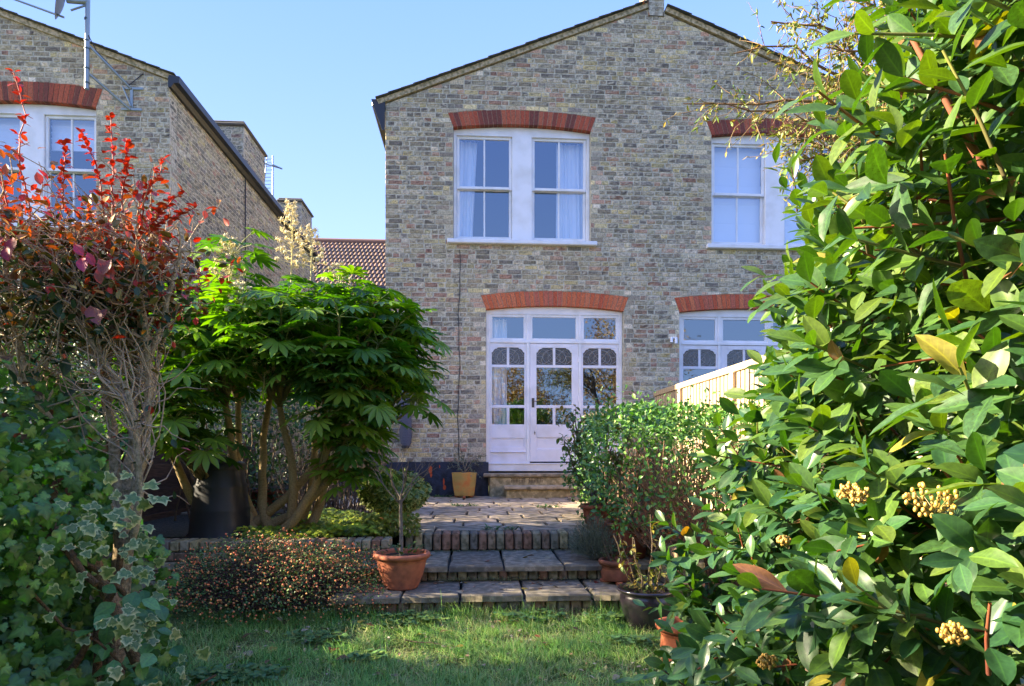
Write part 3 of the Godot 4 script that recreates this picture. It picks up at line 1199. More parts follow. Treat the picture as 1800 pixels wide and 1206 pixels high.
func leaded(parent: Node, x0: float, x1: float, y0: float, y1: float, z: float, flip: bool) -> void:
	# a pane of obscure glass with curved lead lines; its upper outer corner is cut off by the frame
	put(parent, "leaded_pane", _box(V(x0, y0, z - 0.005), V(x1, y1, z)), M.obscure)
	var lead := MB.new()
	var w := x1 - x0
	var h := y1 - y0
	var lines := []
	var loop := []
	for i in 15:
		var an := PI * 0.5 + PI * i / 14.0
		loop.append(Vector2(1.0 + cos(an) * 0.62, 0.48 + sin(an) * 0.42))
	lines.append(loop)
	var inner := []
	for i in 15:
		var an := PI * 0.5 + PI * i / 14.0
		inner.append(Vector2(1.0 + cos(an) * 0.30, 0.40 + sin(an) * 0.26))
	lines.append(inner)
	var ess := []
	for i in 13:
		var f := i / 12.0
		ess.append(Vector2(f, 0.62 + 0.26 * sin(f * PI * 1.5 - 0.4)))
	lines.append(ess)
	var low := []
	for i in 13:
		var f := i / 12.0
		low.append(Vector2(f * 0.95, 0.30 - 0.22 * sin(f * PI * 1.2)))
	lines.append(low)
	lines.append([Vector2(0.42, 0.04), Vector2(0.30, 0.3), Vector2(0.40, 0.55), Vector2(0.62, 0.78), Vector2(1.0, 0.95)])
	lines.append([Vector2(0.0, 0.5), Vector2(0.38, 0.5)])
	for l: Array in lines:
		var pts := []
		for p: Vector2 in l:
			var u := 1.0 - p.x if flip else p.x
			pts.append(V(x0 + clampf(u, 0.01, 0.99) * w, y0 + clampf(p.y, 0.01, 0.99) * h, z + 0.002))
		lead.tube(pts, [0.0042, 0.0042], 5, Color.WHITE, null, false)
	put(parent, "lead_line", lead, M.lead)


func _box(lo: Vector3, hi: Vector3) -> MB:
	var mb := MB.new()
	mb.box(lo, hi, Color.WHITE)
	return mb


func shoulder(mb: MB, x: float, y: float, dir: float, z: float) -> void:
	# the curved wooden corner over a leaded pane
	var q := PackedVector2Array([Vector2(0, 0), Vector2(0.105, 0), Vector2(0.085, -0.02), Vector2(0.06, -0.022), Vector2(0.035, -0.045), Vector2(0.018, -0.078), Vector2(0, -0.082)])
	mb.prism(q, V(x, y, z), V(dir, 0, 0), Vector3.UP, V(0, 0, -0.03), Color.WHITE)


func glazed_leaf(parent: Node, called: String, x0: float, x1: float, z: float, stile: float, low: float, high: float, panel0: float, panel1: float, drip: float) -> MeshInstance3D:
	# stiles, rails and bars round two leaded panes, one large pane and two small ones; a panel below
	var mb := MB.new()
	var a := x0 + stile
	var b := x1 - stile
	var mid := (a + b) * 0.5
	span(mb, x0, a, low, high, z - 0.045, z)
	span(mb, b, x1, low, high, z - 0.045, z)
	span(mb, a, b, 2.975, high, z - 0.045, z - 0.0005)
	span(mb, a, b, 2.635, 2.682, z - 0.04, z - 0.004)
	span(mb, a, b, 1.945, 1.995, z - 0.04, z - 0.004)
	span(mb, mid - 0.022, mid + 0.022, 2.682, 2.975, z - 0.038, z - 0.006)
	span(mb, mid - 0.024, mid + 0.024, 1.665, 1.945, z - 0.038, z - 0.006)
	span(mb, a, b, panel1, 1.665, z - 0.045, z - 0.0005)
	span(mb, a, b, low, panel0, z - 0.045, z - 0.0005)
	span(mb, a, b, panel0, panel1, z - 0.03, z - 0.016, 0.001)
	for q: Array in [[a, b, panel1 - 0.012, panel1], [a, b, panel0, panel0 + 0.012], [a, a + 0.012, panel0 + 0.012, panel1 - 0.012], [b - 0.012, b, panel0 + 0.012, panel1 - 0.012]]:
		span(mb, q[0], q[1], q[2], q[3], z - 0.02, z - 0.007, 0.003)
	if drip > 0.0:
		span(mb, x0 + 0.01, x1 - 0.01, drip - 0.02, drip, z, z + 0.028, 0.008)
	shoulder(mb, a, 2.976, 1.0, z - 0.003)
	shoulder(mb, b, 2.976, -1.0, z - 0.003)
	var o := put(parent, called, mb, M.white_door)
	leaded(o, a, mid - 0.022, 2.68, 2.976, z - 0.02, false)
	leaded(o, mid + 0.022, b, 2.68, 2.976, z - 0.02, true)
	pane(o, a, b, 1.993, 2.637, z - 0.016)
	pane(o, a, mid - 0.024, 1.663, 1.947, z - 0.016)
	pane(o, mid + 0.024, b, 1.663, 1.947, z - 0.016)
	return o


func door_set(house: Node3D, a: Vector2, b: Vector2, rise: float, zf: float, mirror: bool) -> void:
	# garden door with a glazed light on either side and three lights over them
	var z := zf - 0.085
	var low := 0.864
	var mb := MB.new()
	var xs := [a.x + 0.004, a.x + 0.068, 0.895, 0.955, 1.792, 1.842, b.x - 0.068, b.x - 0.004]
	if mirror:
		var ys := []
		for i in 8:
			ys.append(6.08 - xs[7 - i] if i > 1 and i < 6 else 0.0)
		ys[0] = a.x + 0.004
		ys[1] = a.x + 0.068
		ys[6] = b.x - 0.068
		ys[7] = b.x - 0.004
		xs = ys
	for k in 4:
		span(mb, xs[k * 2], xs[k * 2 + 1], 0.985, 3.56, z - 0.10, z)
	span(mb, xs[1], xs[6], 3.052, 3.10, z - 0.10, z + 0.006)
	span(mb, xs[0], xs[7], 0.868, 0.985, z - 0.10, z + 0.03, 0.006)
	span(mb, xs[0] + 0.002, xs[7] - 0.002, 0.985, 1.005, z - 0.10, z + 0.045, 0.006)
	head_board(mb, xs[0], xs[7], 3.54, Vector2(xs[0], a.y - 0.004), Vector2(xs[7], b.y - 0.004), rise, z + 0.003, 0.09)
	for k in 3:
		var q0: float = xs[k * 2 + 1]
		var q1: float = xs[k * 2 + 2]
		var fr := 0.045
		span(mb, q0, q0 + fr, 3.10, 3.54, z - 0.05, z - 0.012)
		span(mb, q1 - fr, q1, 3.10, 3.54, z - 0.05, z - 0.012)
		span(mb, q0 + fr, q1 - fr, 3.10, 3.135, z - 0.05, z - 0.012)
		span(mb, q0 + fr, q1 - fr, 3.495, 3.54, z - 0.05, z - 0.012)
	var f := put(house, "door_frame", mb, M.white_paint)
	for k in 3:
		pane(f, xs[k * 2 + 1] + 0.045, xs[k * 2 + 2] - 0.045, 3.132, 3.497, z - 0.03)
	glazed_leaf(house, "side_light", xs[1] + 0.002, xs[2] - 0.002, z - 0.012, 0.03, 1.006, 3.05, 1.27, 1.43, 1.205)
	glazed_leaf(house, "side_light", xs[5] + 0.002, xs[6] - 0.002, z - 0.012, 0.03, 1.006, 3.05, 1.27, 1.43, 1.205)
	var leaf := glazed_leaf(house, "door", xs[3] + 0.003, xs[4] - 0.003, z - 0.004, 0.112, 1.03, 3.046, 1.245, 1.445, -1.0)
	var hx: float = xs[3] + 0.055 if not mirror else xs[4] - 0.055
	var h := MB.new()
	h.box(V(hx - 0.022, 1.955, z - 0.004), V(hx + 0.022, 2.115, z + 0.006), Color.WHITE, 0.003)
	h.tube([V(hx, 2.06, z + 0.006), V(hx, 2.06, z + 0.05), V(hx + (0.1 if not mirror else -0.1), 2.055, z + 0.055)], [0.008, 0.007], 8, Color.WHITE)
	put(leaf, "handle", h, M.iron)
	var kh := MB.new()
	kh.tube([V(hx + 0.03, 1.52, z - 0.004), V(hx + 0.03, 1.52, z + 0.02)], [0.012, 0.012], 10, Color.WHITE)
	kh.box(V(hx + 0.026, 1.485, z - 0.004), V(hx + 0.034, 1.555, z + 0.004), Color.WHITE, 0.002)
	put(leaf, "key", kh, M.iron)
	for y: float in [1.3, 2.1, 2.78]:
		var hg := MB.new()
		var ex: float = xs[4] - 0.004 if not mirror else xs[3] + 0.004
		hg.box(V(ex - 0.012, y - 0.05, z - 0.004), V(ex + 0.012, y + 0.05, z + 0.004), Color.WHITE, 0.002)
		put(leaf, "hinge", hg, M.white_door)
	if not mirror:
		curtain(house, a.x + 0.07, a.x + 0.36, 1.05, 3.5, z - 0.24, 4)
	room(house, a.x, b.x, 1.3, 3.3, zf)


# ------------------------------------------------------------------ houses
func verge(house: Node3D, a: Vector2, b: Vector2, zf: float, count: int) -> void:
	# slates that end over the gable on a fillet of mortar
	var d := (b - a).normalized()
	var n := Vector2(-d.y, d.x)
	if n.y < 0.0:
		n = -n
	var mb := MB.new()
	var q := PackedVector2Array([a - n * 0.004, b - n * 0.004, b + n * 0.075, a + n * 0.075])
	mb.prism(q, V(0, 0, zf + 0.035), Vector3.RIGHT, Vector3.UP, V(0, 0, -0.12), L(206, 190, 160))
	put(house, "mortar_fillet", mb, M.fillet)
	var l := (b - a).length() / count
	for i in count:
		var s := MB.new()
		var c := a + d * (l * (i + 0.5)) + n * (0.088 + R(-0.003, 0.004))
		var up := d.y > 0.0
		var tilt := atan2(d.y, d.x) + (0.045 if up else -0.045) * -1.0
		var t := Transform3D(Basis(V(0, 0, 1), tilt), V(c.x, c.y, zf - 0.19 + R(-0.006, 0.006)))
		s.boxt(t, V(l * 1.12, 0.013, 0.56), Color.WHITE, 0.003)
		put(house, "slate", s, M.slate[i % 3])


func gable_house(house: Node3D) -> void:
	pass


func main_house() -> void:
	var zf := -10.55
	var h := thing("brick_house", "yellow grey brick house with a low gable, white sash windows and glazed garden doors", "house", V(3.04, 0.45, zf - 3.0))
	var o := V(0, 0, zf)
	var eave := 7.0
	var peak := Vector2(3.04, 8.80)
	var poly := PackedVector2Array([Vector2(-1.47, 1.03), Vector2(7.55, 1.03), Vector2(7.55, eave), peak, Vector2(-1.47, eave)])
	var wins := []
	var wl := [Vector2(-0.345, 6.655), Vector2(1.99, 6.655), 4.775, 0.075, 0.245]
	var dl := [Vector2(0.205, 3.60), Vector2(2.555, 3.60), 0.864, 0.075, 0.25]
	var holes := []
	var specs := []
	for e: Array in [wl, dl]:
		specs.append(e)
		specs.append([Vector2(6.08 - e[1].x, e[0].y), Vector2(6.08 - e[0].x, e[0].y), e[2], e[3], e[4]])
	for e: Array in specs:
		holes.append(hole(e[0], e[1], e[2], e[3], e[4]))
	var w := Node3D.new()
	w.name = "wall"
	h.add_child(w)
	brick_wall(w, o, Vector3.RIGHT, V(0, 0, 1), poly, holes, 300)
	for i in 4:
		var e: Array = specs[i]
		arch(h, o, Vector3.RIGHT, V(0, 0, 1), e[0], e[1], e[3], e[4], 31, M.arch_dark if i < 2 else M.arch_red, 0.13)
	sash_window(h, wl[0], wl[1], wl[2], wl[3], zf, "curtains")
	sash_window(h, specs[1][0], specs[1][1], wl[2], wl[3], zf, "blind")
	door_set(h, dl[0], dl[1], dl[3], zf, false)
	door_set(h, specs[3][0], specs[3][1], dl[3], zf, true)
	# side walls, back and roof
	var sw := Node3D.new()
	sw.name = "side_wall"
	h.add_child(sw)
	brick_wall(sw, V(-1.47, 0, zf), V(0, 0, -1), V(-1, 0, 0), PackedVector2Array([Vector2(0.012, 0.4), Vector2(8.5, 0.4), Vector2(8.5, 6.95), Vector2(0.012, 6.95)]), [], 0)
	var rest := MB.new()
	rest.box(V(7.30, 0.4, zf - 9.0), V(7.54, 6.95, zf - 0.26), L(140, 130, 112))
	rest.box(V(-1.2, 0.4, zf - 9.0), V(7.28, 6.95, zf - 8.76), L(140, 130, 112))
	put(h, "rear_wall", rest, M.brick)
	var roof := MB.new()
	for s: float in [-1.0, 1.0]:
		var ex := 3.04 + s * 4.62
		var d := Vector2(3.04, 8.86) - Vector2(ex, 7.02)
		roof.outq(V(ex, 7.02, zf - 0.3), V(3.04, 8.86, zf - 0.3), V(3.04, 8.86, zf - 9.2), V(ex, 7.02, zf - 9.2), V(3.04, 0, zf - 5), L(70, 72, 76))
		roof.outq(V(ex, 6.96, zf - 0.3), V(3.04, 8.80, zf - 0.3), V(3.04, 8.80, zf - 9.2), V(ex, 6.96, zf - 9.2), V(3.04, 20, zf - 5), L(70, 72, 76))
		roof.outq(V(ex, 7.02, zf - 0.3), V(ex, 6.96, zf - 0.3), V(ex, 6.96, zf - 9.2), V(ex, 7.02, zf - 9.2), V(3.04, 7, zf - 5), L(70, 72, 76))
	put(h, "roof", roof, M.slate[0])
	verge(h, Vector2(-1.58, 6.985), Vector2(2.98, 8.79), zf, 22)
	verge(h, Vector2(3.27, 8.74), Vector2(7.66, 6.985), zf, 22)
	var st := Node3D.new()
	st.name = "chimney_stub"
	h.add_child(st)
	for f: Array in [[V(2.985, 0, zf + 0.02), Vector3.RIGHT, V(0, 0, 1), 0.27], [V(2.985, 0, zf + 0.02), V(0, 0, -1), V(-1, 0, 0), 0.6], [V(3.255, 0, zf - 0.58), V(0, 0, 1), V(1, 0, 0), 0.6]]:
		brick_wall(st, f[0], f[1], f[2], PackedVector2Array([Vector2(0, 8.66), Vector2(f[3], 8.66), Vector2(f[3], 9.5), Vector2(0, 9.5)]), [], 0, 0.0814, 0.26, 0.0, 0.1)
	var cap := MB.new()
	cap.box(V(2.94, 9.5, zf - 0.62), V(3.3, 9.56, zf + 0.06), L(170, 150, 125), 0.01)
	cap.boxt(Transform3D(Basis(V(0, 0, 1), 1.25), V(2.93, 8.98, zf - 0.02)), V(0.32, 0.03, 0.2), L(205, 130, 90), 0.006)
	put(h, "ridge_tile", cap, M.plain_rough)
	var gut := MB.new()
	gut.prism(PackedVector2Array([Vector2(-1.70, 7.06), Vector2(-1.68, 6.99), Vector2(-1.52, 6.55), Vector2(-1.475, 6.55), Vector2(-1.475, 7.03), Vector2(-1.55, 7.06)]), V(0, 0, zf + 0.03), Vector3.RIGHT, Vector3.UP, V(0, 0, -0.045), Color.WHITE)
	gut.box(V(-1.70, 6.97, zf - 9.1), V(-1.56, 7.06, zf - 0.016), Color.WHITE, 0.02)
	put(h, "gutter", gut, M.black_plastic)
	# painted plinth with flakes off
	var pl := MB.new()
	pl.box(V(-1.485, 0.40, zf - 0.2), V(0.25, 1.022, zf + 0.018), Color.WHITE, 0.008)
	pl.box(V(2.55, 0.40, zf - 0.2), V(7.55, 1.022, zf + 0.018), Color.WHITE, 0.008)
	var plo := put(h, "plinth", pl, M.plinth)
	for f: Array in [[V(-0.72, 0.90, 0), 0.035, 0.075], [V(-0.71, 0.81, 0), 0.02, 0.04], [V(-0.50, 0.69, 0), 0.015, 0.07], [V(-0.485, 0.60, 0), 0.028, 0.05], [V(-0.57, 0.95, 0), 0.008, 0.03]]:
		var q := PackedVector2Array()
		for i in 12:
			var an := TAU * i / 12
			q.append(Vector2(cos(an) * f[1], sin(an) * f[2]) * R(0.7, 1.15))
		var fm := MB.new()
		fm.prism(q, V(f[0].x, f[0].y, zf + 0.0205), Vector3.RIGHT, Vector3.UP, V(0, 0, -0.002), Color.WHITE)
		put(plo, "bare_patch", fm, M.bare_brick)
	# door steps
	for m in 2:
		var fx := func(x: float) -> float: return x if m == 0 else 6.08 - x
		var b1 := MB.new()
		span(b1, fx.call(0.262), fx.call(2.72), 0.40, 0.775, zf - 0.2, zf + 0.20, 0.012)
		var base := put(h, "step_base", b1, M.render_wall)
		var b2 := MB.new()
		span(b2, fx.call(0.16), fx.call(2.80), 0.780, 0.838, zf - 0.2, zf + 0.235, 0.014)
		put(h, "threshold", b2, M.flag[1])
		for x: float in [0.62, 0.92, 1.9]:
			var av := MB.new()
			for r in 3:
				for k in 9:
					span(av, fx.call(x + k * 0.026), fx.call(x + k * 0.026 + 0.014), 0.690 + r * 0.027, 0.690 + r * 0.027 + 0.016, zf + 0.2, zf + 0.202, 0.0)
			put(base, "air_brick", av, M.dark)
		var b3 := MB.new()
		span(b3, fx.call(0.49), fx.call(2.4), 0.585, 0.645, zf + 0.02, zf + 0.50, 0.016)
		put(h, "step_slab", b3, M.flag[0])
		var b4 := MB.new()
		span(b4, fx.call(0.53), fx.call(2.36), 0.44, 0.584, zf + 0.05, zf + 0.44, 0.008)
		put(h, "step_riser", b4, M.render_wall)
	# things fixed to the wall
	var ww := []
	for i in 24:
		var f := i / 23.0
		ww.append(V(-0.236 - 0.02 * f + 0.012 * sin(f * 14.0) + 0.006 * sin(f * 37.0), lerpf(4.585, 1.1, f), zf + 0.010))
	var cb := MB.new()
	cb.tube(ww, [0.007, 0.007], 6, Color.WHITE)
	put(h, "cable", cb, M.black_plastic)
	var hk := MB.new()
	var ring := []
	for i in 17:
		var an := TAU * i / 16
		ring.append(V(-0.80 + cos(an) * 0.07, 2.52 + sin(an) * 0.06, zf + 0.03))
	hk.tube(ring, [0.009, 0.009], 6, Color.WHITE, null, false)
	hk.tube([V(-0.80, 2.47, zf + 0.005), V(-0.86, 2.42, zf + 0.05), V(-0.74, 2.40, zf + 0.07), V(-0.72, 2.47, zf + 0.07)], [0.01, 0.01], 6, Color.WHITE)
	put(h, "hose_hook", hk, M.iron)
	var rs := MB.new()
	rs.box(V(-0.72, 3.33, zf + 0.003), V(-0.69, 3.45, zf + 0.012), Color.WHITE, 0.004)
	rs.tube([V(-0.705, 3.42, zf), V(-0.70, 3.41, zf + 0.05), V(-0.695, 3.34, zf + 0.06)], [0.008, 0.006], 6, Color.WHITE)
	put(h, "wall_hook", rs, M.rust)
	var lt := MB.new()
	lt.box(V(3.36, 3.12, zf + 0.003), V(3.44, 3.16, zf + 0.03), Color.WHITE, 0.004)
	lt.tube([V(3.375, 3.14, zf + 0.03), V(3.355, 3.13, zf + 0.10), V(3.35, 3.05, zf + 0.12)], [0.02, 0.026], 10, Color.WHITE)
	lt.tube([V(3.425, 3.14, zf + 0.03), V(3.435, 3.13, zf + 0.10), V(3.43, 3.03, zf + 0.12)], [0.02, 0.028], 10, Color.WHITE)
	put(h, "wall_light", lt, M.white_paint)


func wall_cover() -> void:
	# a folded thing under a grey weather cover, hung on the wall
	var zf := -10.55
	var o := thing("weather_cover", "long grey weather cover hanging on the brick wall left of the doors", "cover", V(-1.13, 1.28, zf + 0.1))
	var mb := MB.new()
	var rows := [[2.395, 0.082, 0.05], [2.38, 0.098, 0.075], [2.2, 0.104, 0.085], [1.8, 0.108, 0.09], [1.45, 0.10, 0.085], [1.34, 0.085, 0.075], [1.29, 0.05, 0.055]]
	var segs := 20
	for i in rows.size():
		for s in segs + 1:
			var an := TAU * s / segs
			var cx := signf(cos(an)) * pow(absf(cos(an)), 0.55)
			var cz := signf(sin(an)) * pow(absf(sin(an)), 0.55)
			mb.vert(V(-1.13 + cx * rows[i][1] + 0.01 * sin(rows[i][0] * 6.0), rows[i][0], zf + 0.10 + cz * rows[i][2] + 0.006 * sin(an * 3.0 + rows[i][0] * 9.0)), V(cx, 0, cz).normalized(), Color.WHITE)
	for i in rows.size() - 1:
		for s in segs:
			var p := i * (segs + 1) + s
			mb.face(p, p + 1, p + segs + 2)
			mb.face(p, p + segs + 2, p + segs + 1)
	var t := mb.vert(V(-1.13, 2.40, zf + 0.10), Vector3.UP, Color.WHITE)
	for s in segs:
		mb.face(t, s, s + 1)
	put(o, "cover", mb, M.grey_cloth)
	var e := MB.new()
	e.tube([V(-1.13, 1.3, zf + 0.1), V(-1.13, 1.255, zf + 0.1)], [0.075, 0.06], 14, Color.WHITE)
	put(o, "end_cap", e, M.black_plastic)


func left_house() -> void:
	var zf := -10.25
	var X := -4.82
	var h := thing("neighbour_house", "grey brick house on the left with a long side wall under a black gutter", "house", V(-8.0, 0, zf - 4.0))
	var o := V(0, 0, zf)
	var a := Vector2(-7.99, 6.63)
	var b := Vector2(-5.945, 6.63)
	var apex := Vector2(-9.9, 8.93)
	var poly := PackedVector2Array([Vector2(-15.0, 0.0), Vector2(X, 0.0), Vector2(X, 7.09), apex, Vector2(-15.0, 7.05)])
	var w := Node3D.new()
	w.name = "wall"
	h.add_child(w)
	brick_wall(w, o, Vector3.RIGHT, V(0, 0, 1), poly, [hole(a, b, 4.78, 0.07, 0.30)], 300, 0.0814, 0.238, 0.4)
	arch(h, o, Vector3.RIGHT, V(0, 0, 1), a, b, 0.07, 0.30, 28, M.arch_dark, 0.13)
	sash_window(h, a, b, 4.78, 0.07, zf, "blind", true)
	var sw := Node3D.new()
	sw.name = "side_wall"
	h.add_child(sw)
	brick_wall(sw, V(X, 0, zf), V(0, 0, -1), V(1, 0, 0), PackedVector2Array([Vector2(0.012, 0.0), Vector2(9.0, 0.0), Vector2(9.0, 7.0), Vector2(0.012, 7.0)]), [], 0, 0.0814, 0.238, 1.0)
	verge(h, Vector2(-9.9, 8.90), Vector2(X + 0.06, 7.085), zf, 24)
	var roof := MB.new()
	roof.outq(V(X + 0.08, 7.10, zf - 0.3), V(-9.9, 8.97, zf - 0.3), V(-9.9, 8.97, zf - 9.2), V(X + 0.08, 7.10, zf - 9.2), V(-9, 0, zf - 5), L(70, 72, 76))
	roof.outq(V(-15.1, 7.05, zf - 0.3), V(-9.9, 8.97, zf - 0.3), V(-9.9, 8.97, zf - 9.2), V(-15.1, 7.05, zf - 9.2), V(-9, 0, zf - 5), L(70, 72, 76))
	put(h, "roof", roof, M.slate[0])
	var rest := MB.new()
	rest.box(V(-15.0, 0, zf - 9.0), V(X - 0.25, 7.05, zf - 8.75), L(140, 130, 112))
	put(h, "rear_wall", rest, M.brick)
	var g := MB.new()
	g.prism(PackedVector2Array([Vector2(X + 0.002, 6.96), Vector2(X + 0.05, 6.96), Vector2(X + 0.09, 7.02), Vector2(X + 0.17, 7.03), Vector2(X + 0.18, 7.13), Vector2(X + 0.02, 7.15), Vector2(X + 0.002, 7.10)]), V(0, 0, zf + 0.06), Vector3.RIGHT, Vector3.UP, V(0, 0, -9.1), Color.WHITE)
	put(h, "gutter", g, M.black_plastic)
	var lead := MB.new()
	lead.tube([V(X + 0.02, 6.95, zf - 3.25), V(X + 0.02, 2.0, zf - 3.25)], [0.012, 0.012], 6, Color.WHITE)
	put(h, "cable", lead, M.black_plastic)
	for e: Array in [[zf - 3.2, zf - 4.55, 8.03], [zf - 7.62, zf - 8.75, 8.2]]:
		var c := Node3D.new()
		c.name = "chimney" if e[2] < 8.1 else "chimney_001"
		h.add_child(c)
		var deep: float = e[0] - e[1]
		var wide := 0.62
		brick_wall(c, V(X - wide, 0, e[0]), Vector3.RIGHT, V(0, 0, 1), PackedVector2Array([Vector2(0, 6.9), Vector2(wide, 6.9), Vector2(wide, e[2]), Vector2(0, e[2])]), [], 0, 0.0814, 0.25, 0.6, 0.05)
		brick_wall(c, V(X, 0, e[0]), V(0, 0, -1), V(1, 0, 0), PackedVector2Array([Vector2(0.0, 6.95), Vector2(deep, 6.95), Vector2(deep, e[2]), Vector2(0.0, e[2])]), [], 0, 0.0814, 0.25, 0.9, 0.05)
		var cap := MB.new()
		cap.box(V(X - wide, 6.9, e[1]), V(X - 0.06, e[2], e[0] - 0.06), L(130, 124, 110))
		cap.box(V(X - wide - 0.05, e[2], e[1] - 0.05), V(X + 0.05, e[2] + 0.06, e[0] + 0.05), L(96, 92, 86), 0.02)
		cap.box(V(X - wide - 0.02, e[2] + 0.06, e[1] - 0.02), V(X + 0.02, e[2] + 0.11, e[0] + 0.02), L(110, 104, 96), 0.02)
		put(c, "chimney_cap", cap, M.plain_rough)


func aerials() -> void:
	var zf := -10.25
	var d := thing("satellite_dish", "grey satellite dish on a steel mast bracketed to the left gable", "satellite dish", V(-5.86, 6.7, zf + 0.38))
	var mz := zf + 0.38
	var m := MB.new()
	m.tube([V(-5.86, 6.70, mz), V(-5.84, 8.6, mz)], [0.032, 0.032], 12, Color.WHITE)
	for y: float in [6.78, 7.0, 7.3, 7.42, 7.75]:
		m.tube([V(-5.858, y, mz), V(-5.857, y + 0.025, mz)], [0.037, 0.037], 12, Color(0.25, 0.3, 0.3))
	put(d, "mast", m, M.galvanised)
	for e: Array in [[7.38, 6.93, -5.40], [6.95, 6.60, -5.42]]:
		var b := MB.new()
		b.tube([V(-5.85, e[0], mz), V(e[2], e[1], zf + 0.02)], [0.02, 0.02], 6, Color.WHITE)
		b.box(V(e[2] - 0.14, e[1] - 0.01, zf + 0.003), V(e[2] + 0.18, e[1] + 0.03, zf + 0.02), Color.WHITE, 0.004)
		if e[0] > 7.0:
			b.box(V(e[2] - 0.02, e[1] - 0.30, zf + 0.003), V(e[2] + 0.025, e[1] + 0.02, zf + 0.022), Color.WHITE, 0.004)
			b.tube([V(e[2] - 0.12, e[1] + 0.02, zf + 0.05), V(e[2], e[1] - 0.28, zf + 0.03)], [0.014, 0.014], 6, Color.WHITE)
		put(d, "bracket", b, M.galvanised)
	var dish := MB.new()
	var c := V(-6.14, 7.99, mz + 0.06)
	var ax := V(-0.85, 0.14, 0.5).normalized()
	var t := frame_of(ax, Vector3.UP, 1.0, c)
	for i in 9:
		for s in 33:
			var an := TAU * s / 32
			var r := 0.30 * i / 8.0
			var p := V(cos(an) * r * 0.92, sin(an) * r * 1.05, r * r * 0.9)
			dish.vert(t * p, (t.basis * V(-cos(an) * r * 1.8, -sin(an) * r * 1.8, 1.0)).normalized(), Color.WHITE)
	for i in 8:
		for s in 32:
			var p := i * 33 + s
			dish.face(p, p + 1, p + 34)
			dish.face(p, p + 34, p + 33)
	put(d, "dish", dish, M.dish)
	var arm := MB.new()
	var head := V(-6.93, 7.93, mz + 0.2)
	arm.tube([c + V(0.0, -0.27, 0.02), head], [0.016, 0.014], 8, Color.WHITE)
	arm.tube([c - ax * 0.02, V(-5.85, 8.02, mz)], [0.03, 0.04], 8, Color.WHITE)
	arm.tube([c + V(0.06, -0.12, -0.04), V(-5.85, 7.98, mz)], [0.014, 0.014], 8, Color.WHITE)
	put(d, "arm", arm, M.galvanised)
	var lnb := MB.new()
	lnb.tube([head - ax * 0.05, head + ax * 0.06], [0.032, 0.026], 10, Color.WHITE)
	put(d, "receiver", lnb, M.black_plastic)
	var cab := MB.new()
	cab.tube([V(-5.82, 7.5, mz + 0.03), V(-5.78, 7.35, mz - 0.1), V(-5.5, 7.05, zf + 0.1), V(-5.42, 6.97, zf + 0.05), V(-5.30, 7.1, zf + 0.02), V(-5.22, 7.18, zf + 0.01)], [0.007, 0.007], 6, Color.WHITE)
	put(d, "cable", cab, M.black_plastic)
	var a := thing("television_aerial", "thin television aerial with short rods above the far chimney", "aerial", V(-5.55, 8.2, -17.6))
	var p := MB.new()
	var x := -5.52
	var z := -17.6
	p.tube([V(x, 7.4, z), V(x, 9.35, z)], [0.022, 0.018], 8, Color.WHITE)
	put(a, "pole", p, M.galvanised)
	var q := MB.new()
	q.tube([V(x - 0.12, 9.30, z + 0.1), V(x - 0.20, 8.38, z + 0.15)], [0.014, 0.014], 6, Color.WHITE)
	for i in 9:
		var f := i / 8.0
		q.tube([V(x - 0.30 - 0.10 * f, lerpf(9.2, 8.4, f), z + 0.1), V(x + 0.06 - 0.08 * f, lerpf(9.2, 8.4, f), z + 0.15)], [0.008, 0.008], 5, Color.WHITE)
	q.tube([V(x - 0.35, 9.12, z + 0.12), V(x + 0.2, 9.05, z - 0.1)], [0.016, 0.016], 6, Color.WHITE)
	q.tube([V(x - 0.02, 9.1, z), V(x + 0.24, 9.02, z - 0.05)], [0.03, 0.02], 6, Color.WHITE)
	put(a, "rods", q, M.galvanised)


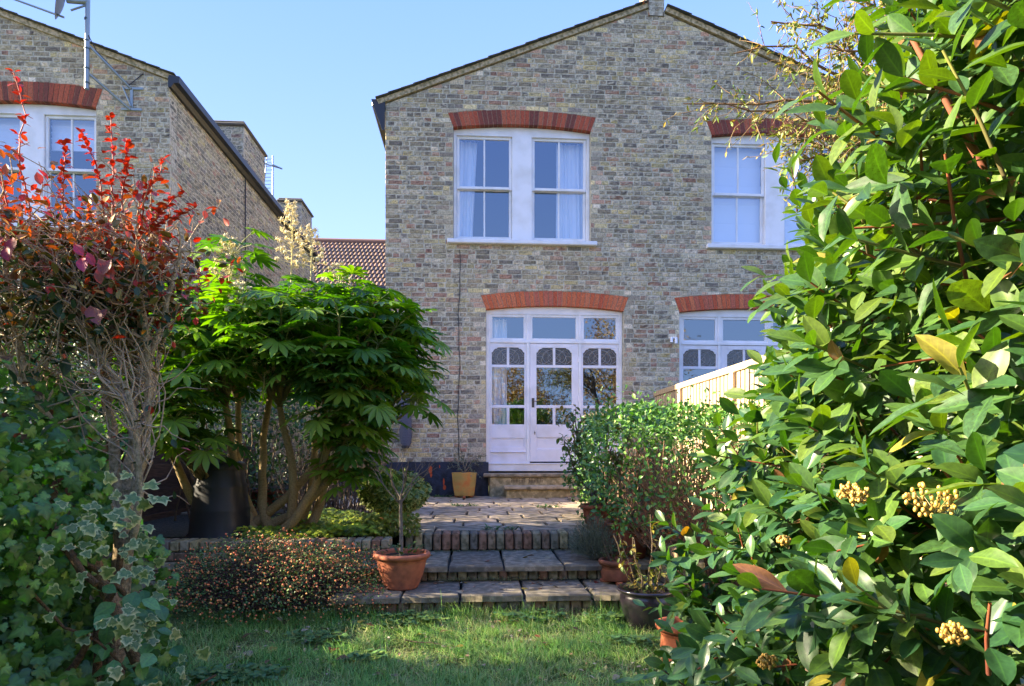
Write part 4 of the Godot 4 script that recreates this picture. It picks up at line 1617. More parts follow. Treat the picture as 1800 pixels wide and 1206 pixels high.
func far_house() -> void:
	var h := thing("far_house", "distant house with a brown tiled roof seen between the two brick houses", "house", V(-4.0, 0, -26.0))
	var wl := MB.new()
	wl.box(V(-12, 0, -31.0), V(4, 7.2, -23.6), L(140, 125, 105))
	put(h, "wall", wl, M.plain_rough)
	var tiles := MB.new()
	var y0 := 7.25
	var z0 := -23.2
	var rows := 12
	var up := V(0, 2.55, -2.9)
	var n := V(0, 2.9, 2.55).normalized()
	for r in rows:
		var a := up * (float(r) / rows)
		var b := up * ((r + 1.12) / rows)
		var x := -12.2 + (0.0 if r % 2 == 0 else 0.085)
		while x < 4.2:
			var col := jit(L([128, 118, 108, 122, 102][r % 5], [102, 96, 90, 98, 86][r % 5], [86, 82, 78, 82, 76][r % 5]), 0.12)
			var w := 0.165
			var base := V(x, y0, z0)
			var pts := []
			for k in 5:
				var u := k / 4.0
				pts.append(V(u * w, 0, 0) + n * (0.05 * sin(u * PI) + 0.035))
			for k in 4:
				var g: Vector3 = (n * (pts[k + 1].x - pts[k].x) - Vector3.RIGHT * ((pts[k + 1] - pts[k]).dot(n))).normalized()
				tiles.quad(base + a + pts[k], base + a + pts[k + 1], base + b + pts[k + 1] - n * 0.035, base + b + pts[k] - n * 0.035, g, col)
				tiles.quad(base + a + pts[k], base + a + pts[k + 1], base + a + pts[k + 1] - n * 0.04, base + a + pts[k] - n * 0.04, V(0, -0.6, 0.8), col)
			x += w
	put(h, "roof_tiles", tiles, M.tile, "stuff")
	var rf := MB.new()
	rf.outq(V(-12.2, y0, z0), V(4.2, y0, z0), V(4.2, y0, z0) + up, V(-12.2, y0, z0) + up, V(-4, 0, -27), L(90, 70, 60))
	rf.outq(V(-12.2, y0, -31.2), V(4.2, y0, -31.2), V(4.2, y0, z0) + up, V(-12.2, y0, z0) + up, V(-4, 0, -27), L(90, 70, 60))
	rf.tube([V(-12.2, y0 + 2.6, z0 - 2.9), V(4.2, y0 + 2.6, z0 - 2.9)], [0.12, 0.12], 10, L(130, 95, 80))
	put(h, "roof", rf, M.tile)
	var gt := MB.new()
	gt.box(V(-12.2, y0 - 0.12, z0), V(4.2, y0 - 0.0, z0 + 0.12), Color.WHITE, 0.03)
	put(h, "gutter", gt, M.black_plastic)


# ------------------------------------------------------------------ ground, steps, patio, walls
func flag_into(mb: MB, x0: float, x1: float, z0: float, z1: float, y0: float, y1: float, worn := 0.01) -> void:
	# a paving flag with uneven edges: top, chamfer and sides
	var top := []
	var mid := []
	var per := []
	var nx := maxi(2, int((x1 - x0) / 0.12))
	var nz := maxi(2, int((z1 - z0) / 0.12))
	for i in nx:
		per.append(Vector2(lerpf(x0, x1, float(i) / nx), z1))
	for i in nz:
		per.append(Vector2(x1, lerpf(z1, z0, float(i) / nz)))
	for i in nx:
		per.append(Vector2(lerpf(x1, x0, float(i) / nx), z0))
	for i in nz:
		per.append(Vector2(x0, lerpf(z0, z1, float(i) / nz)))
	var c := Vector2((x0 + x1) * 0.5, (z0 + z1) * 0.5)
	for p: Vector2 in per:
		var d := (c - p).normalized()
		var e := p + d * R(0.0, worn)
		mid.append(V(e.x, y1 - worn * R(0.7, 1.1), e.y))
		var f := e + d * worn * R(0.8, 1.6)
		top.append(V(f.x, y1 + R(-0.002, 0.002), f.y))
	var k := per.size()
	var i0 := mb.v.size()
	mb.vert(V(c.x, y1 + 0.001, c.y), Vector3.UP, Color.WHITE)
	for p: Vector3 in top:
		mb.vert(p, Vector3.UP, Color.WHITE)
	for i in k:
		mb.face(i0, i0 + 1 + i, i0 + 1 + (i + 1) % k)
	for i in k:
		var j := (i + 1) % k
		var d2: Vector2 = ((per[i] + per[j]) * 0.5 - c).normalized()
		mb.quad(mid[i], mid[j], top[j], top[i], V(d2.x, 0.9, d2.y).normalized(), Color.WHITE)
		mb.quad(mid[i], mid[j], V(mid[j].x, y0, mid[j].z), V(mid[i].x, y0, mid[i].z), V(d2.x, 0, d2.y), Color.WHITE)


func grounds() -> void:
	var g := MB.new()
	var far := 400.0
	g.quad(V(-far, -0.02, far), V(far, -0.02, far), V(far, -0.02, -far), V(-far, -0.02, -far), Vector3.UP, L(86, 92, 58))
	ground_part("ground", g, M.earth)
	var lawn := MB.new()
	var nx := 40
	var nz := 60
	var f := FastNoiseLite.new()
	f.seed = 5
	f.frequency = 0.7
	var start := lawn.v.size()
	for j in nz + 1:
		for i in nx + 1:
			var x := lerpf(-4.0, 5.0, float(i) / nx)
			var z := lerpf(-5.6, 8.0, float(j) / nz)
			lawn.vert(V(x, 0.012 * f.get_noise_2d(x * 3.0, z * 3.0) + 0.0, z), Vector3.UP, L(108, 132, 62).lerp(L(140, 136, 82), clampf(0.4 + f.get_noise_2d(x * 2.0, z * 2.0), 0, 1)))
	for j in nz:
		for i in nx:
			var p := start + j * (nx + 1) + i
			lawn.face(p, p + 1, p + nx + 2)
			lawn.face(p, p + nx + 2, p + nx + 1)
	ground_part("lawn", lawn, M.earth)
	# planting beds behind the low walls
	var bed := MB.new()
	bed.box(V(-4.0, 0.0, -7.55), V(-0.92, 0.415, -5.45), L(74, 58, 44), 0.02)
	bed.box(V(1.62, 0.0, -10.3), V(3.02, 0.42, -4.6), L(74, 58, 44), 0.02)
	ground_part("planting_bed", bed, M.earth)


func steps() -> void:
	var s := thing("garden_steps", "garden steps of worn stone slabs and brick risers up to the patio", "steps", V(0.25, 0, -5.2))
	# treads
	var edge := [[-1.02, -0.52, -0.10, 0.37, 0.86, 1.50], [-1.0, -0.66, -0.20, 0.24, 0.72, 1.06, 1.50]]
	for k in 2:
		var y := 0.162 if k == 0 else 0.296
		var z1 := -4.49 if k == 0 else -4.93
		var z0 := -5.08 if k == 0 else -5.74
		for i in edge[k].size() - 1:
			var mb := MB.new()
			flag_into(mb, edge[k][i] + 0.006, edge[k][i + 1] - 0.006, z0, z1 + R(-0.008, 0.008), y - 0.048, y + R(-0.003, 0.003), 0.011)
			put(s, "tread", mb, M.step_stone[(i * 2 + k) % 4])
	# brick risers
	var core := MB.new()
	core.box(V(-1.0, -0.1, -5.6), V(1.48, 0.11, -4.585), L(96, 90, 80))
	core.box(V(-0.98, 0.1, -5.95), V(1.48, 0.244, -5.03), L(96, 90, 80))
	core.box(V(-0.98, 0.243, -5.98), V(1.48, 0.43, -5.80), L(96, 90, 80))
	put(s, "mortar", core, M.mortar_dark)
	for k in 3:
		var y0: float = [-0.05, 0.166, 0.298][k]
		var y1: float = [0.108, 0.244, 0.458][k]
		var z: float = [-4.535, -4.995, -5.69][k]
		var x := -1.0 if k < 2 else -0.62
		while x < 1.46:
			var w: float = R(0.066, 0.074) if k != 0 else R(0.072, 0.088)
			var mb := MB.new()
			var jz := R(-0.005, 0.005)
			var t := Transform3D(Basis(V(0, 0, 1), R(-0.008, 0.008)), V(x + w * 0.5, (y0 + y1) * 0.5 + (R(-0.002, 0.002) if k == 2 else 0.0), z + jz - 0.055))
			mb.boxt(t, V(w, y1 - y0, 0.11 if k < 2 else 0.215), Color.WHITE, 0.013 if k == 2 else 0.008)
			if k == 2:
				for i in mb.v.size():
					mb.v[i].z -= 0.05
			var tone := rng.randi() % 10
			put(s, "brick", mb, M.step_brick[tone])
			x += w + (0.013 if k == 2 else 0.01)


func patio() -> void:
	var p := Node3D.new()
	p.name = "patio"
	add_child(p)
	p.position = V(0, 0.43, -8)
	meta(p, "patio of uneven riven stone flags in front of the doors", "patio", "", "structure")
	var base := MB.new()
	base.box(V(-4.0, 0.0, -10.7), V(3.02, 0.428, -5.80), L(82, 76, 62))
	base.box(V(-4.78, 0.0, -18.0), V(-1.5, 0.428, -10.7), L(82, 76, 62))
	put(p, "joint", base, M.joint)
	var z := -5.93
	var row := 0
	while z > -10.45:
		var d: float = [0.36, 0.30, 0.46, 0.34, 0.52, 0.40][row % 6]
		var z0 := maxf(z - d, -10.56)
		var x := -4.0 + R(0, 0.4)
		if z > -7.6:
			x = -0.95 + R(-0.03, 0.2) - 0.2
			var mb0 := MB.new()
			flag_into(mb0, -0.94, x - 0.012, z0 + 0.014, z, 0.40, 0.447, 0.008)
			if x > -0.85:
				put(p, "paving_flag", mb0, M.flag[0])
			else:
				x = -0.94
		while x < 1.6:
			var w: float = [0.52, 0.78, 0.40, 0.62, 0.9, 0.46][(row * 5 + int(x * 7.0 + 40.0)) % 6] * R(0.9, 1.1)
			var x1 := minf(x + w, 1.62)
			if x1 - x < 0.1:
				break
			var mb := MB.new()
			var split := rng.randf() < 0.18
			flag_into(mb, x, x1 - R(0.012, 0.022), z0 + R(0.010, 0.02), z, 0.40, 0.45 + R(-0.004, 0.004), 0.008)
			put(p, "paving_flag", mb, M.flag[rng.randi() % 6])
			x = x1
		z = z0
		row += 1


func low_wall(called: String, label: String, x0: float, x1: float, z0: float, z1: float, top: float, along_x: bool) -> void:
	var o := thing(called, label, "wall", V((x0 + x1) * 0.5, 0, (z0 + z1) * 0.5))
	var core := MB.new()
	core.box(V(x0 + 0.008, 0, z0 + 0.008), V(x1 - 0.008, top - 0.07, z1 - 0.008), L(120, 112, 96))
	put(o, "mortar", core, M.mortar_dark)
	var y := 0.0
	var row := 0
	while y < top - 0.12:
		for side in 2:
			var a := (x0 if along_x else z0)
			var b := (x1 if along_x else z1)
			var x := a - (0.11 if row % 2 == 1 else 0.0)
			while x < b - 0.02:
				var s := maxf(x, a)
				var e := minf(x + 0.215, b)
				if e - s > 0.03:
					var mb := MB.new()
					var lo: Vector3
					var hi: Vector3
					if along_x:
						lo = V(s, y, z1 - 0.1 if side == 0 else z0)
						hi = V(e, y + 0.066, z1 if side == 0 else z0 + 0.1)
					else:
						lo = V(x0 if side == 0 else x1 - 0.1, y, s)
						hi = V(x0 + 0.1 if side == 0 else x1, y + 0.066, e)
					mb.box(lo, hi, Color.WHITE, 0.006)
					put(o, "brick", mb, M.step_brick[rng.randi() % 10])
				x += 0.225
		y += 0.076
		row += 1
	# coping of bricks on edge
	var c := x0 if along_x else z0
	var l := x1 if along_x else z1
	while c < l - 0.03:
		var mb := MB.new()
		var e := minf(c + 0.066, l)
		if along_x:
			mb.box(V(c, top - 0.075 + R(-0.003, 0.003), z0 - 0.004), V(e, top + R(-0.004, 0.004), z1 + 0.004), Color.WHITE, 0.008)
		else:
			mb.box(V(x0 - 0.004, top - 0.075, c), V(x1 + 0.004, top + R(-0.004, 0.004), e), Color.WHITE, 0.008)
		put(o, "brick", mb, M.step_brick[rng.randi() % 10])
		c += 0.077


func fences() -> void:
	var f := thing("wooden_fence", "pale new wooden fence of upright slats with a capping rail along the boundary", "fence", V(3.08, 0.42, -7.5))
	var x := 3.08
	var z := -10.46
	var i := 0
	while z < -3.2:
		var mb := MB.new()
		var y := 2.15
		if i % 16 == 11:
			mb.box(V(x - 0.05, 0.2, z), V(x + 0.05, y - 0.02, z + 0.10), Color.WHITE, 0.004)
			put(f, "post", mb, M.new_wood[i % 4])
			z += 0.125
		else:
			mb.box(V(x - 0.012 + R(-0.002, 0.002), 0.45, z), V(x + 0.012, y - 0.01, z + 0.085), Color.WHITE, 0.003)
			put(f, "slat", mb, M.new_wood[rng.randi() % 4])
			z += 0.118
		i += 1
	for e: Array in [[2.135, 2.215, 0.035, 0.02], [1.2, 1.28, 0.06, -0.014], [0.62, 0.70, 0.06, -0.014]]:
		var zz := -10.46
		while zz < -3.2:
			var r := MB.new()
			r.box(V(x - (e[2] if e[3] > 0 else -0.014), e[0], zz), V(x + (0.04 if e[3] > 0 else 0.06), e[1], minf(zz + 1.85, -3.2) - 0.003), Color.WHITE, 0.004)
			put(f, "rail", r, M.new_wood[rng.randi() % 4])
			zz += 1.85
	var back := MB.new()
	back.box(V(x + 0.07, 0.3, -10.46), V(x + 0.085, 2.1, -3.2), Color.WHITE)
	put(f, "gap_shadow_board", back, M.old_wood[0])  # dark sheet behind the slats, standing in for shadow in the gaps
	var g := thing("boundary_fence", "old dark brown board fence behind the shrubs on the left", "fence", V(-3.6, 0, -6.0))
	var yb := 0.05
	while yb < 1.3:
		var zz := -10.2
		while zz < -1.2:
			var mb := MB.new()
			var t := Transform3D(Basis(V(0, 0, 1), -0.06), V(-3.6, yb + 0.08, zz + 0.9))
			mb.boxt(t, V(0.016, 0.17, 1.79), Color.WHITE, 0.003)
			put(g, "board", mb, M.old_wood[rng.randi() % 3])
			zz += 1.8
		yb += 0.14
	for k in 6:
		var mb := MB.new()
		mb.box(V(-3.58, 0, -10.25 + k * 1.8), V(-3.48, 1.42, -10.15 + k * 1.8), Color.WHITE, 0.006)
		put(g, "post", mb, M.old_wood[1])


# ------------------------------------------------------------------ pots and bins
func pot_shape(r0: float, r1: float, h: float, rim: float, at: Vector3) -> MB:
	var mb := MB.new()
	var th := 0.016
	mb.lathe([Vector2(0.0, 0.0), Vector2(r0 - 0.01, 0.0), Vector2(r0, 0.01), Vector2(lerpf(r0, r1, 0.5), (h - rim) * 0.5), Vector2(r1 - 0.02, h - rim - 0.03), Vector2(r1 - 0.018, h - rim - 0.02), Vector2(r1 - 0.012, h - rim - 0.015), Vector2(r1 - 0.018, h - rim)], 40, at, Color.WHITE)
	mb.lathe([Vector2(r1 - 0.018, h - rim), Vector2(r1 + 0.006, h - rim + 0.002), Vector2(r1 + 0.012, h - rim * 0.5), Vector2(r1 + 0.01, h - 0.008), Vector2(r1 + 0.002, h), Vector2(r1 - th, h), Vector2(r1 - th - 0.008, h - 0.008), Vector2(r1 - th - 0.012, h - rim - 0.02)], 40, at, Color.WHITE)
	mb.lathe([Vector2(r1 - th - 0.012, h - rim - 0.02), Vector2(r1 - th - 0.02, h * 0.55)], 40, at, Color.WHITE)
	return mb


func soil(parent: Node, at: Vector3, r: float) -> void:
	var mb := MB.new()
	var i0 := mb.vert(at + V(0, 0.01, 0), Vector3.UP, L(70, 56, 44))
	for s in 25:
		var an := TAU * s / 24
		mb.vert(at + V(cos(an) * r, R(-0.008, 0.006), sin(an) * r), Vector3.UP, L(66, 52, 40))
	for s in 24:
		mb.face(i0, i0 + 1 + s, i0 + 2 + s)
	put(parent, "soil", mb, M.earth)


func feet(parent: Node, at: Vector3, r: float, m: Material) -> void:
	for k in 3:
		var an := TAU * (k + 0.75) / 3
		var mb := MB.new()
		mb.boxt(Transform3D(Basis(Vector3.UP, -an), at + V(cos(an) * r, 0.014, sin(an) * r)), V(0.09, 0.027, 0.045), Color.WHITE, 0.006)
		put(parent, "pot_foot", mb, m)


func twig_tree(parent: Node, called: String, a: Vector3, dir: Vector3, len_: float, r: float, depth: int, out: MB, tips: Array, col: Color, spread := 0.6, up := 0.25) -> void:
	var b := a + dir * len_
	var pts := bend(a, b, 5, 0.05)
	out.tube(pts, [r, r * 0.62], 6 if r > 0.006 else 4, col, null, false)
	if depth == 0:
		tips.append([b, dir])
		return
	var n := 2 if depth > 1 else 3
	for k in n:
		var d := (dir + rdir() * spread + Vector3.UP * up).normalized()
		var at: Vector3 = pts[3 + (k % 3)] if k > 0 else b
		twig_tree(parent, called, at, d, len_ * R(0.6, 0.85), r * 0.62, depth - 1, out, tips, col, spread, up)


func pots() -> void:
	# big terracotta pot with a small bare tree on the lower step
	var at := V(-0.545, 0.163, -4.79)
	var o := thing("potted_tree", "large smooth terracotta pot with a small nearly bare tree, left end of lower step", "potted plant", at)
	put(o, "pot", pot_shape(0.125, 0.205, 0.27, 0.04, at), M.terracotta[0])
	soil(o, at + V(0, 0.235, 0), 0.182)
	var tr := MB.new()
	var fork := at + V(-0.01, 0.68, -0.02)
	tr.tube(bend(at + V(-0.005, 0.22, 0), fork, 7, 0.012), [0.017, 0.012], 10, L(150, 140, 122), L(120, 108, 94))
	put(o, "trunk", tr, M.bark)
	for k in 7:
		var bm := MB.new()
		var tips := []
		var an := TAU * k / 7.0 + 0.3
		twig_tree(o, "branch", fork - V(0, 0.02 * (k % 4), 0), V(cos(an) * 0.6, 0.75, sin(an) * 0.5).normalized(), R(0.14, 0.22), 0.0065, 1 if k % 2 else 2, bm, tips, L(128, 116, 102), 0.5)
		put(o, "branch", bm, M.bark)
	var few := []
	for k in 46:
		var an := R(0, TAU)
		var r := sqrt(rng.randf()) * 0.16
		few.append([frame_of(V(cos(an), R(0.2, 1.0), sin(an)), Vector3.UP, R(0.03, 0.055), at + V(cos(an) * r, 0.25 + R(0, 0.07), sin(an) * r)), rng.randi() % 4, 0])
	foliage(o, "leaf", LM.oval, LM.green_mats, few, [])
	# glazed pot at the foot of the steps
	at = V(1.175, 0.0, -4.19)
	var dp := thing("glazed_pot", "dark purple glazed round pot with a yellowing young shrub at the foot of steps", "potted plant", at)
	var mb := MB.new()
	var prof := [Vector2(0.0, 0.0), Vector2(0.115, 0.0), Vector2(0.125, 0.012), Vector2(0.155, 0.08), Vector2(0.18, 0.15), Vector2(0.187, 0.195), Vector2(0.178, 0.225), Vector2(0.172, 0.235), Vector2(0.178, 0.240), Vector2(0.200, 0.252), Vector2(0.203, 0.262), Vector2(0.196, 0.270), Vector2(0.172, 0.268), Vector2(0.162, 0.25), Vector2(0.160, 0.17)]
	mb.lathe(prof, 48, at, Color.WHITE)
	put(dp, "pot", mb, M.glaze)
	soil(dp, at + V(0, 0.215, 0), 0.165)
	var leaves := []
	for k in 8:
		var an := TAU * k / 8.0 + R(-0.3, 0.3)
		var a := at + V(cos(an) * 0.06, 0.21, sin(an) * 0.05)
		var b := at + V(cos(an) * R(0.1, 0.3), R(0.45, 0.78), sin(an) * R(0.08, 0.24))
		var st := MB.new()
		var way := bend(a, b, 6, 0.05, 0.03)
		st.tube(way, [0.006, 0.003], 6, L(122, 104, 84), null, false)
		put(dp, "stem", st, M.bark)
		for i in 16:
			var f := R(0.15, 1.0)
			var p: Vector3 = way[int(f * 5.99)]
			leaves.append([frame_of((rdir() + V(0, 0.05, 0.2)).normalized(), (Vector3.UP + rdir() * 0.5), R(0.035, 0.062), p + rdir() * 0.02), rng.randi() % 5, rng.randi() % 2])
	foliage(dp, "leaf", LM.dogwood, LM.yellow_mats, leaves, [])
	var herb := []
	for k in 130:
		var an := R(0, TAU)
		var r := sqrt(rng.randf()) * 0.15
		herb.append([frame_of(V(cos(an), R(0.3, 1.5), sin(an)), Vector3.UP, R(0.014, 0.028), at + V(cos(an) * r - 0.03, 0.24 + R(0, 0.05), sin(an) * r + 0.02)), rng.randi() % 4, 0])
	mass(dp, "low_leaves", LM.oval[0], LM.green_mats[1], herb, LM.green_mats[0])
	# terracotta pots on the right end of the steps and patio
	var list := [
		[V(1.20, 0.458, -5.86), 0.13, 0.185, 0.24, 1, "weathered terracotta pot with a tall dogwood, uppermost of the pots beside the steps"],
		[V(1.30, 0.298, -5.25), 0.15, 0.185, 0.30, 2, "red brown terracotta pot on the upper step, in the middle of its row"],
		[V(1.12, 0.19, -4.86), 0.115, 0.13, 0.16, 3, "small dark terracotta pot raised on pot feet, right end of the lower step"],
	]
	for k in 3:
		var e: Array = list[k]
		var p := thing("terracotta_pot", e[5], "potted plant", e[0], "terracotta pots stepping down beside the stairs")
		put(p, "pot", pot_shape(e[1], e[2], e[3], 0.04, e[0]), M.terracotta[e[4]])
		soil(p, e[0] + V(0, e[3] - 0.04, 0), e[2] - 0.025)
		if k == 2:
			feet(p, V(e[0].x, 0.163, e[0].z), 0.085, M.terracotta[0])
		if k == 0:
			dogwood(p, e[0] + V(0, 0.2, 0))
		else:
			var sp := []
			for i in (60 if k == 1 else 34):
				var an := R(0, TAU)
				var q: float = sqrt(rng.randf()) * e[2]
				sp.append([frame_of(V(cos(an), R(0.1, 1.2), sin(an)), Vector3.UP + rdir() * 0.3, R(0.04, 0.065), e[0] + V(cos(an) * q, e[3] + R(-0.02, 0.2 if k == 1 else 0.1), sin(an) * q)), rng.randi() % 4, rng.randi() % 2])
			foliage(p, "leaf", LM.dogwood, LM.green_mats, sp, [])
			for i in 4:
				var st := MB.new()
				st.tube(bend(e[0] + V(R(-0.05, 0.05), e[3] - 0.05, R(-0.05, 0.05)), e[0] + V(R(-0.15, 0.15), e[3] + 0.2, R(-0.12, 0.12)), 4, 0.05), [0.005, 0.002], 5, L(110, 92, 74), null, false)
				put(p, "stem", st, M.bark)
	# pot half hidden by the laurel at the lower right
	at = V(1.13, 0.0, -3.36)
	var hp := thing("terracotta_pot", "plain terracotta pot on the lawn, half hidden under the large laurel leaves", "pot", at)
	put(hp, "pot", pot_shape(0.095, 0.125, 0.26, 0.04, at), M.terracotta[1])
	soil(hp, at + V(0, 0.21, 0), 0.1)
	# ochre pot by the wall
	at = V(-0.155, 0.478, -10.26)
	var op := thing("ochre_pot", "ochre and orange weathered clay pot with a small grey olive by the dark plinth", "potted plant", at)
	var ob := MB.new()
	ob.lathe([Vector2(0, 0), Vector2(0.145, 0.0), Vector2(0.16, 0.015), Vector2(0.185, 0.19), Vector2(0.203, 0.36), Vector2(0.207, 0.375), Vector2(0.2, 0.382), Vector2(0.185, 0.38), Vector2(0.18, 0.3)], 40, at, Color.WHITE)
	put(op, "pot", ob, M.ochre)
	feet(op, V(at.x, 0.452, at.z), 0.13, M.terracotta[0])
	soil(op, at + V(0, 0.34, 0), 0.18)
	var ol := []
	for k in 4:
		var st := MB.new()
		var a := at + V(R(-0.05, 0.05), 0.33, R(-0.03, 0.03))
		var b := at + V([-0.13, -0.02, 0.08, 0.2][k], R(0.6, 0.74), R(-0.08, 0.08))
		var way := bend(a, b, 6, 0.05)
		st.tube(way, [0.011, 0.005], 6, L(176, 160, 132), null, false)
		put(op, "stem", st, M.bark)
		for j in 7:
			var p: Vector3 = way[3 + j % 4]
			var d := (rdir() + V(0.25 * (k - 1.5), 0.1, 0.1)).normalized()
			var sh := MB.new()
			var w2 := bend(p, p + d * R(0.14, 0.30), 4, 0.08, -0.05)
			sh.tube(w2, [0.003, 0.0016], 4, L(120, 116, 100), null, false)
			put(op, "shoot", sh, M.bark)
			for i in 12:
				ol.append([frame_of((d * 0.6 + rdir()).normalized(), Vector3.UP + rdir() * 0.4, R(0.04, 0.065), w2[1 + i % 4]), rng.randi() % 3, 0])
	foliage(op, "leaf", LM.narrow, LM.olive_mats, ol, [], 120)
	# brown bowl behind the fatsia
	at = V(-2.72, 0.452, -8.45)
	var bp := thing("clay_bowl", "wide terracotta bowl with trailing growth behind the fatsia stems", "potted plant", at)
	put(bp, "pot", pot_shape(0.17, 0.26, 0.24, 0.04, at), M.terracotta[2])
	soil(bp, at + V(0, 0.2, 0), 0.23)
	var bl := []
	for k in 160:
		var q := rdir()
		bl.append([frame_of(q, Vector3.UP + rdir() * 0.4, R(0.04, 0.06), at + V(0, 0.3, 0) + V(q.x * 0.3, absf(q.y) * 0.35, q.z * 0.3)), rng.randi() % 4, 0])
	foliage(bp, "leaf", LM.oval, LM.green_mats, bl, [], 60)


func dogwood(p: Node3D, at: Vector3) -> void:
	var leaves := []
	for k in 9:
		var an := TAU * k / 9.0 + R(-0.3, 0.3)
		var b := at + V(cos(an) * R(0.1, 0.42) - 0.05, R(0.55, 0.98), sin(an) * R(0.1, 0.3))
		var way := bend(at + V(cos(an) * 0.04, 0, sin(an) * 0.04), b, 7, 0.05, 0.02)
		var st := MB.new()
		st.tube(way, [0.009, 0.004], 6, L(104, 92, 80), L(120, 84, 66), false)
		put(p, "stem", st, M.bark)
		for j in 6:
			var q: Vector3 = way[3 + j % 5]
			var d := (rdir() * 0.8 + V(cos(an) * 0.4, 0.4, sin(an) * 0.3)).normalized()
			var w2 := bend(q, q + d * R(0.12, 0.26), 4, 0.06)
			var sh := MB.new()
			sh.tube(w2, [0.0035, 0.002], 4, L(116, 90, 70), null, false)
			put(p, "shoot", sh, M.bark)
			for i in 9:
				var f: Vector3 = w2[1 + i % 4]
				leaves.append([frame_of((rdir() + d * 0.3 + V(0, -0.35, 0.1)).normalized(), Vector3.UP + rdir() * 0.4, R(0.045, 0.075), f), rng.randi() % 6 if f.y > 1.0 else rng.randi() % 3, rng.randi() % 2])
	foliage(p, "leaf", LM.dogwood, LM.dogwood_mats, leaves, [])


func compost_bin() -> void:
	var at := V(-2.30, 0.41, -5.85)
	var o := thing("compost_bin", "black plastic cone shaped compost bin behind the fatsia stems", "compost bin", at)
	var mb := MB.new()
	mb.lathe([Vector2(0.0, 0.0), Vector2(0.285, 0.0), Vector2(0.29, 0.03), Vector2(0.265, 0.06), Vector2(0.248, 0.25), Vector2(0.256, 0.27), Vector2(0.242, 0.29), Vector2(0.224, 0.46), Vector2(0.230, 0.48), Vector2(0.216, 0.50), Vector2(0.198, 0.62), Vector2(0.194, 0.64)], 40, at, Color.WHITE)
	put(o, "body", mb, M.black_plastic)
	var lid := MB.new()
	lid.lathe([Vector2(0.212, 0.62), Vector2(0.218, 0.66), Vector2(0.20, 0.69), Vector2(0.10, 0.715), Vector2(0.09, 0.74), Vector2(0.0, 0.745)], 40, at, Color.WHITE)
	put(o, "lid", lid, M.black_plastic)


func metal_post() -> void:
	var o := MB.new()
	o.box(V(1.135, 0.44, -6.02), V(1.19, 1.02, -5.98), Color.WHITE, 0.004)
	var p := put(self, "metal_post", o, M.post)
	meta(p, "short grey flat metal post at the patio edge beside the dogwood", "post")


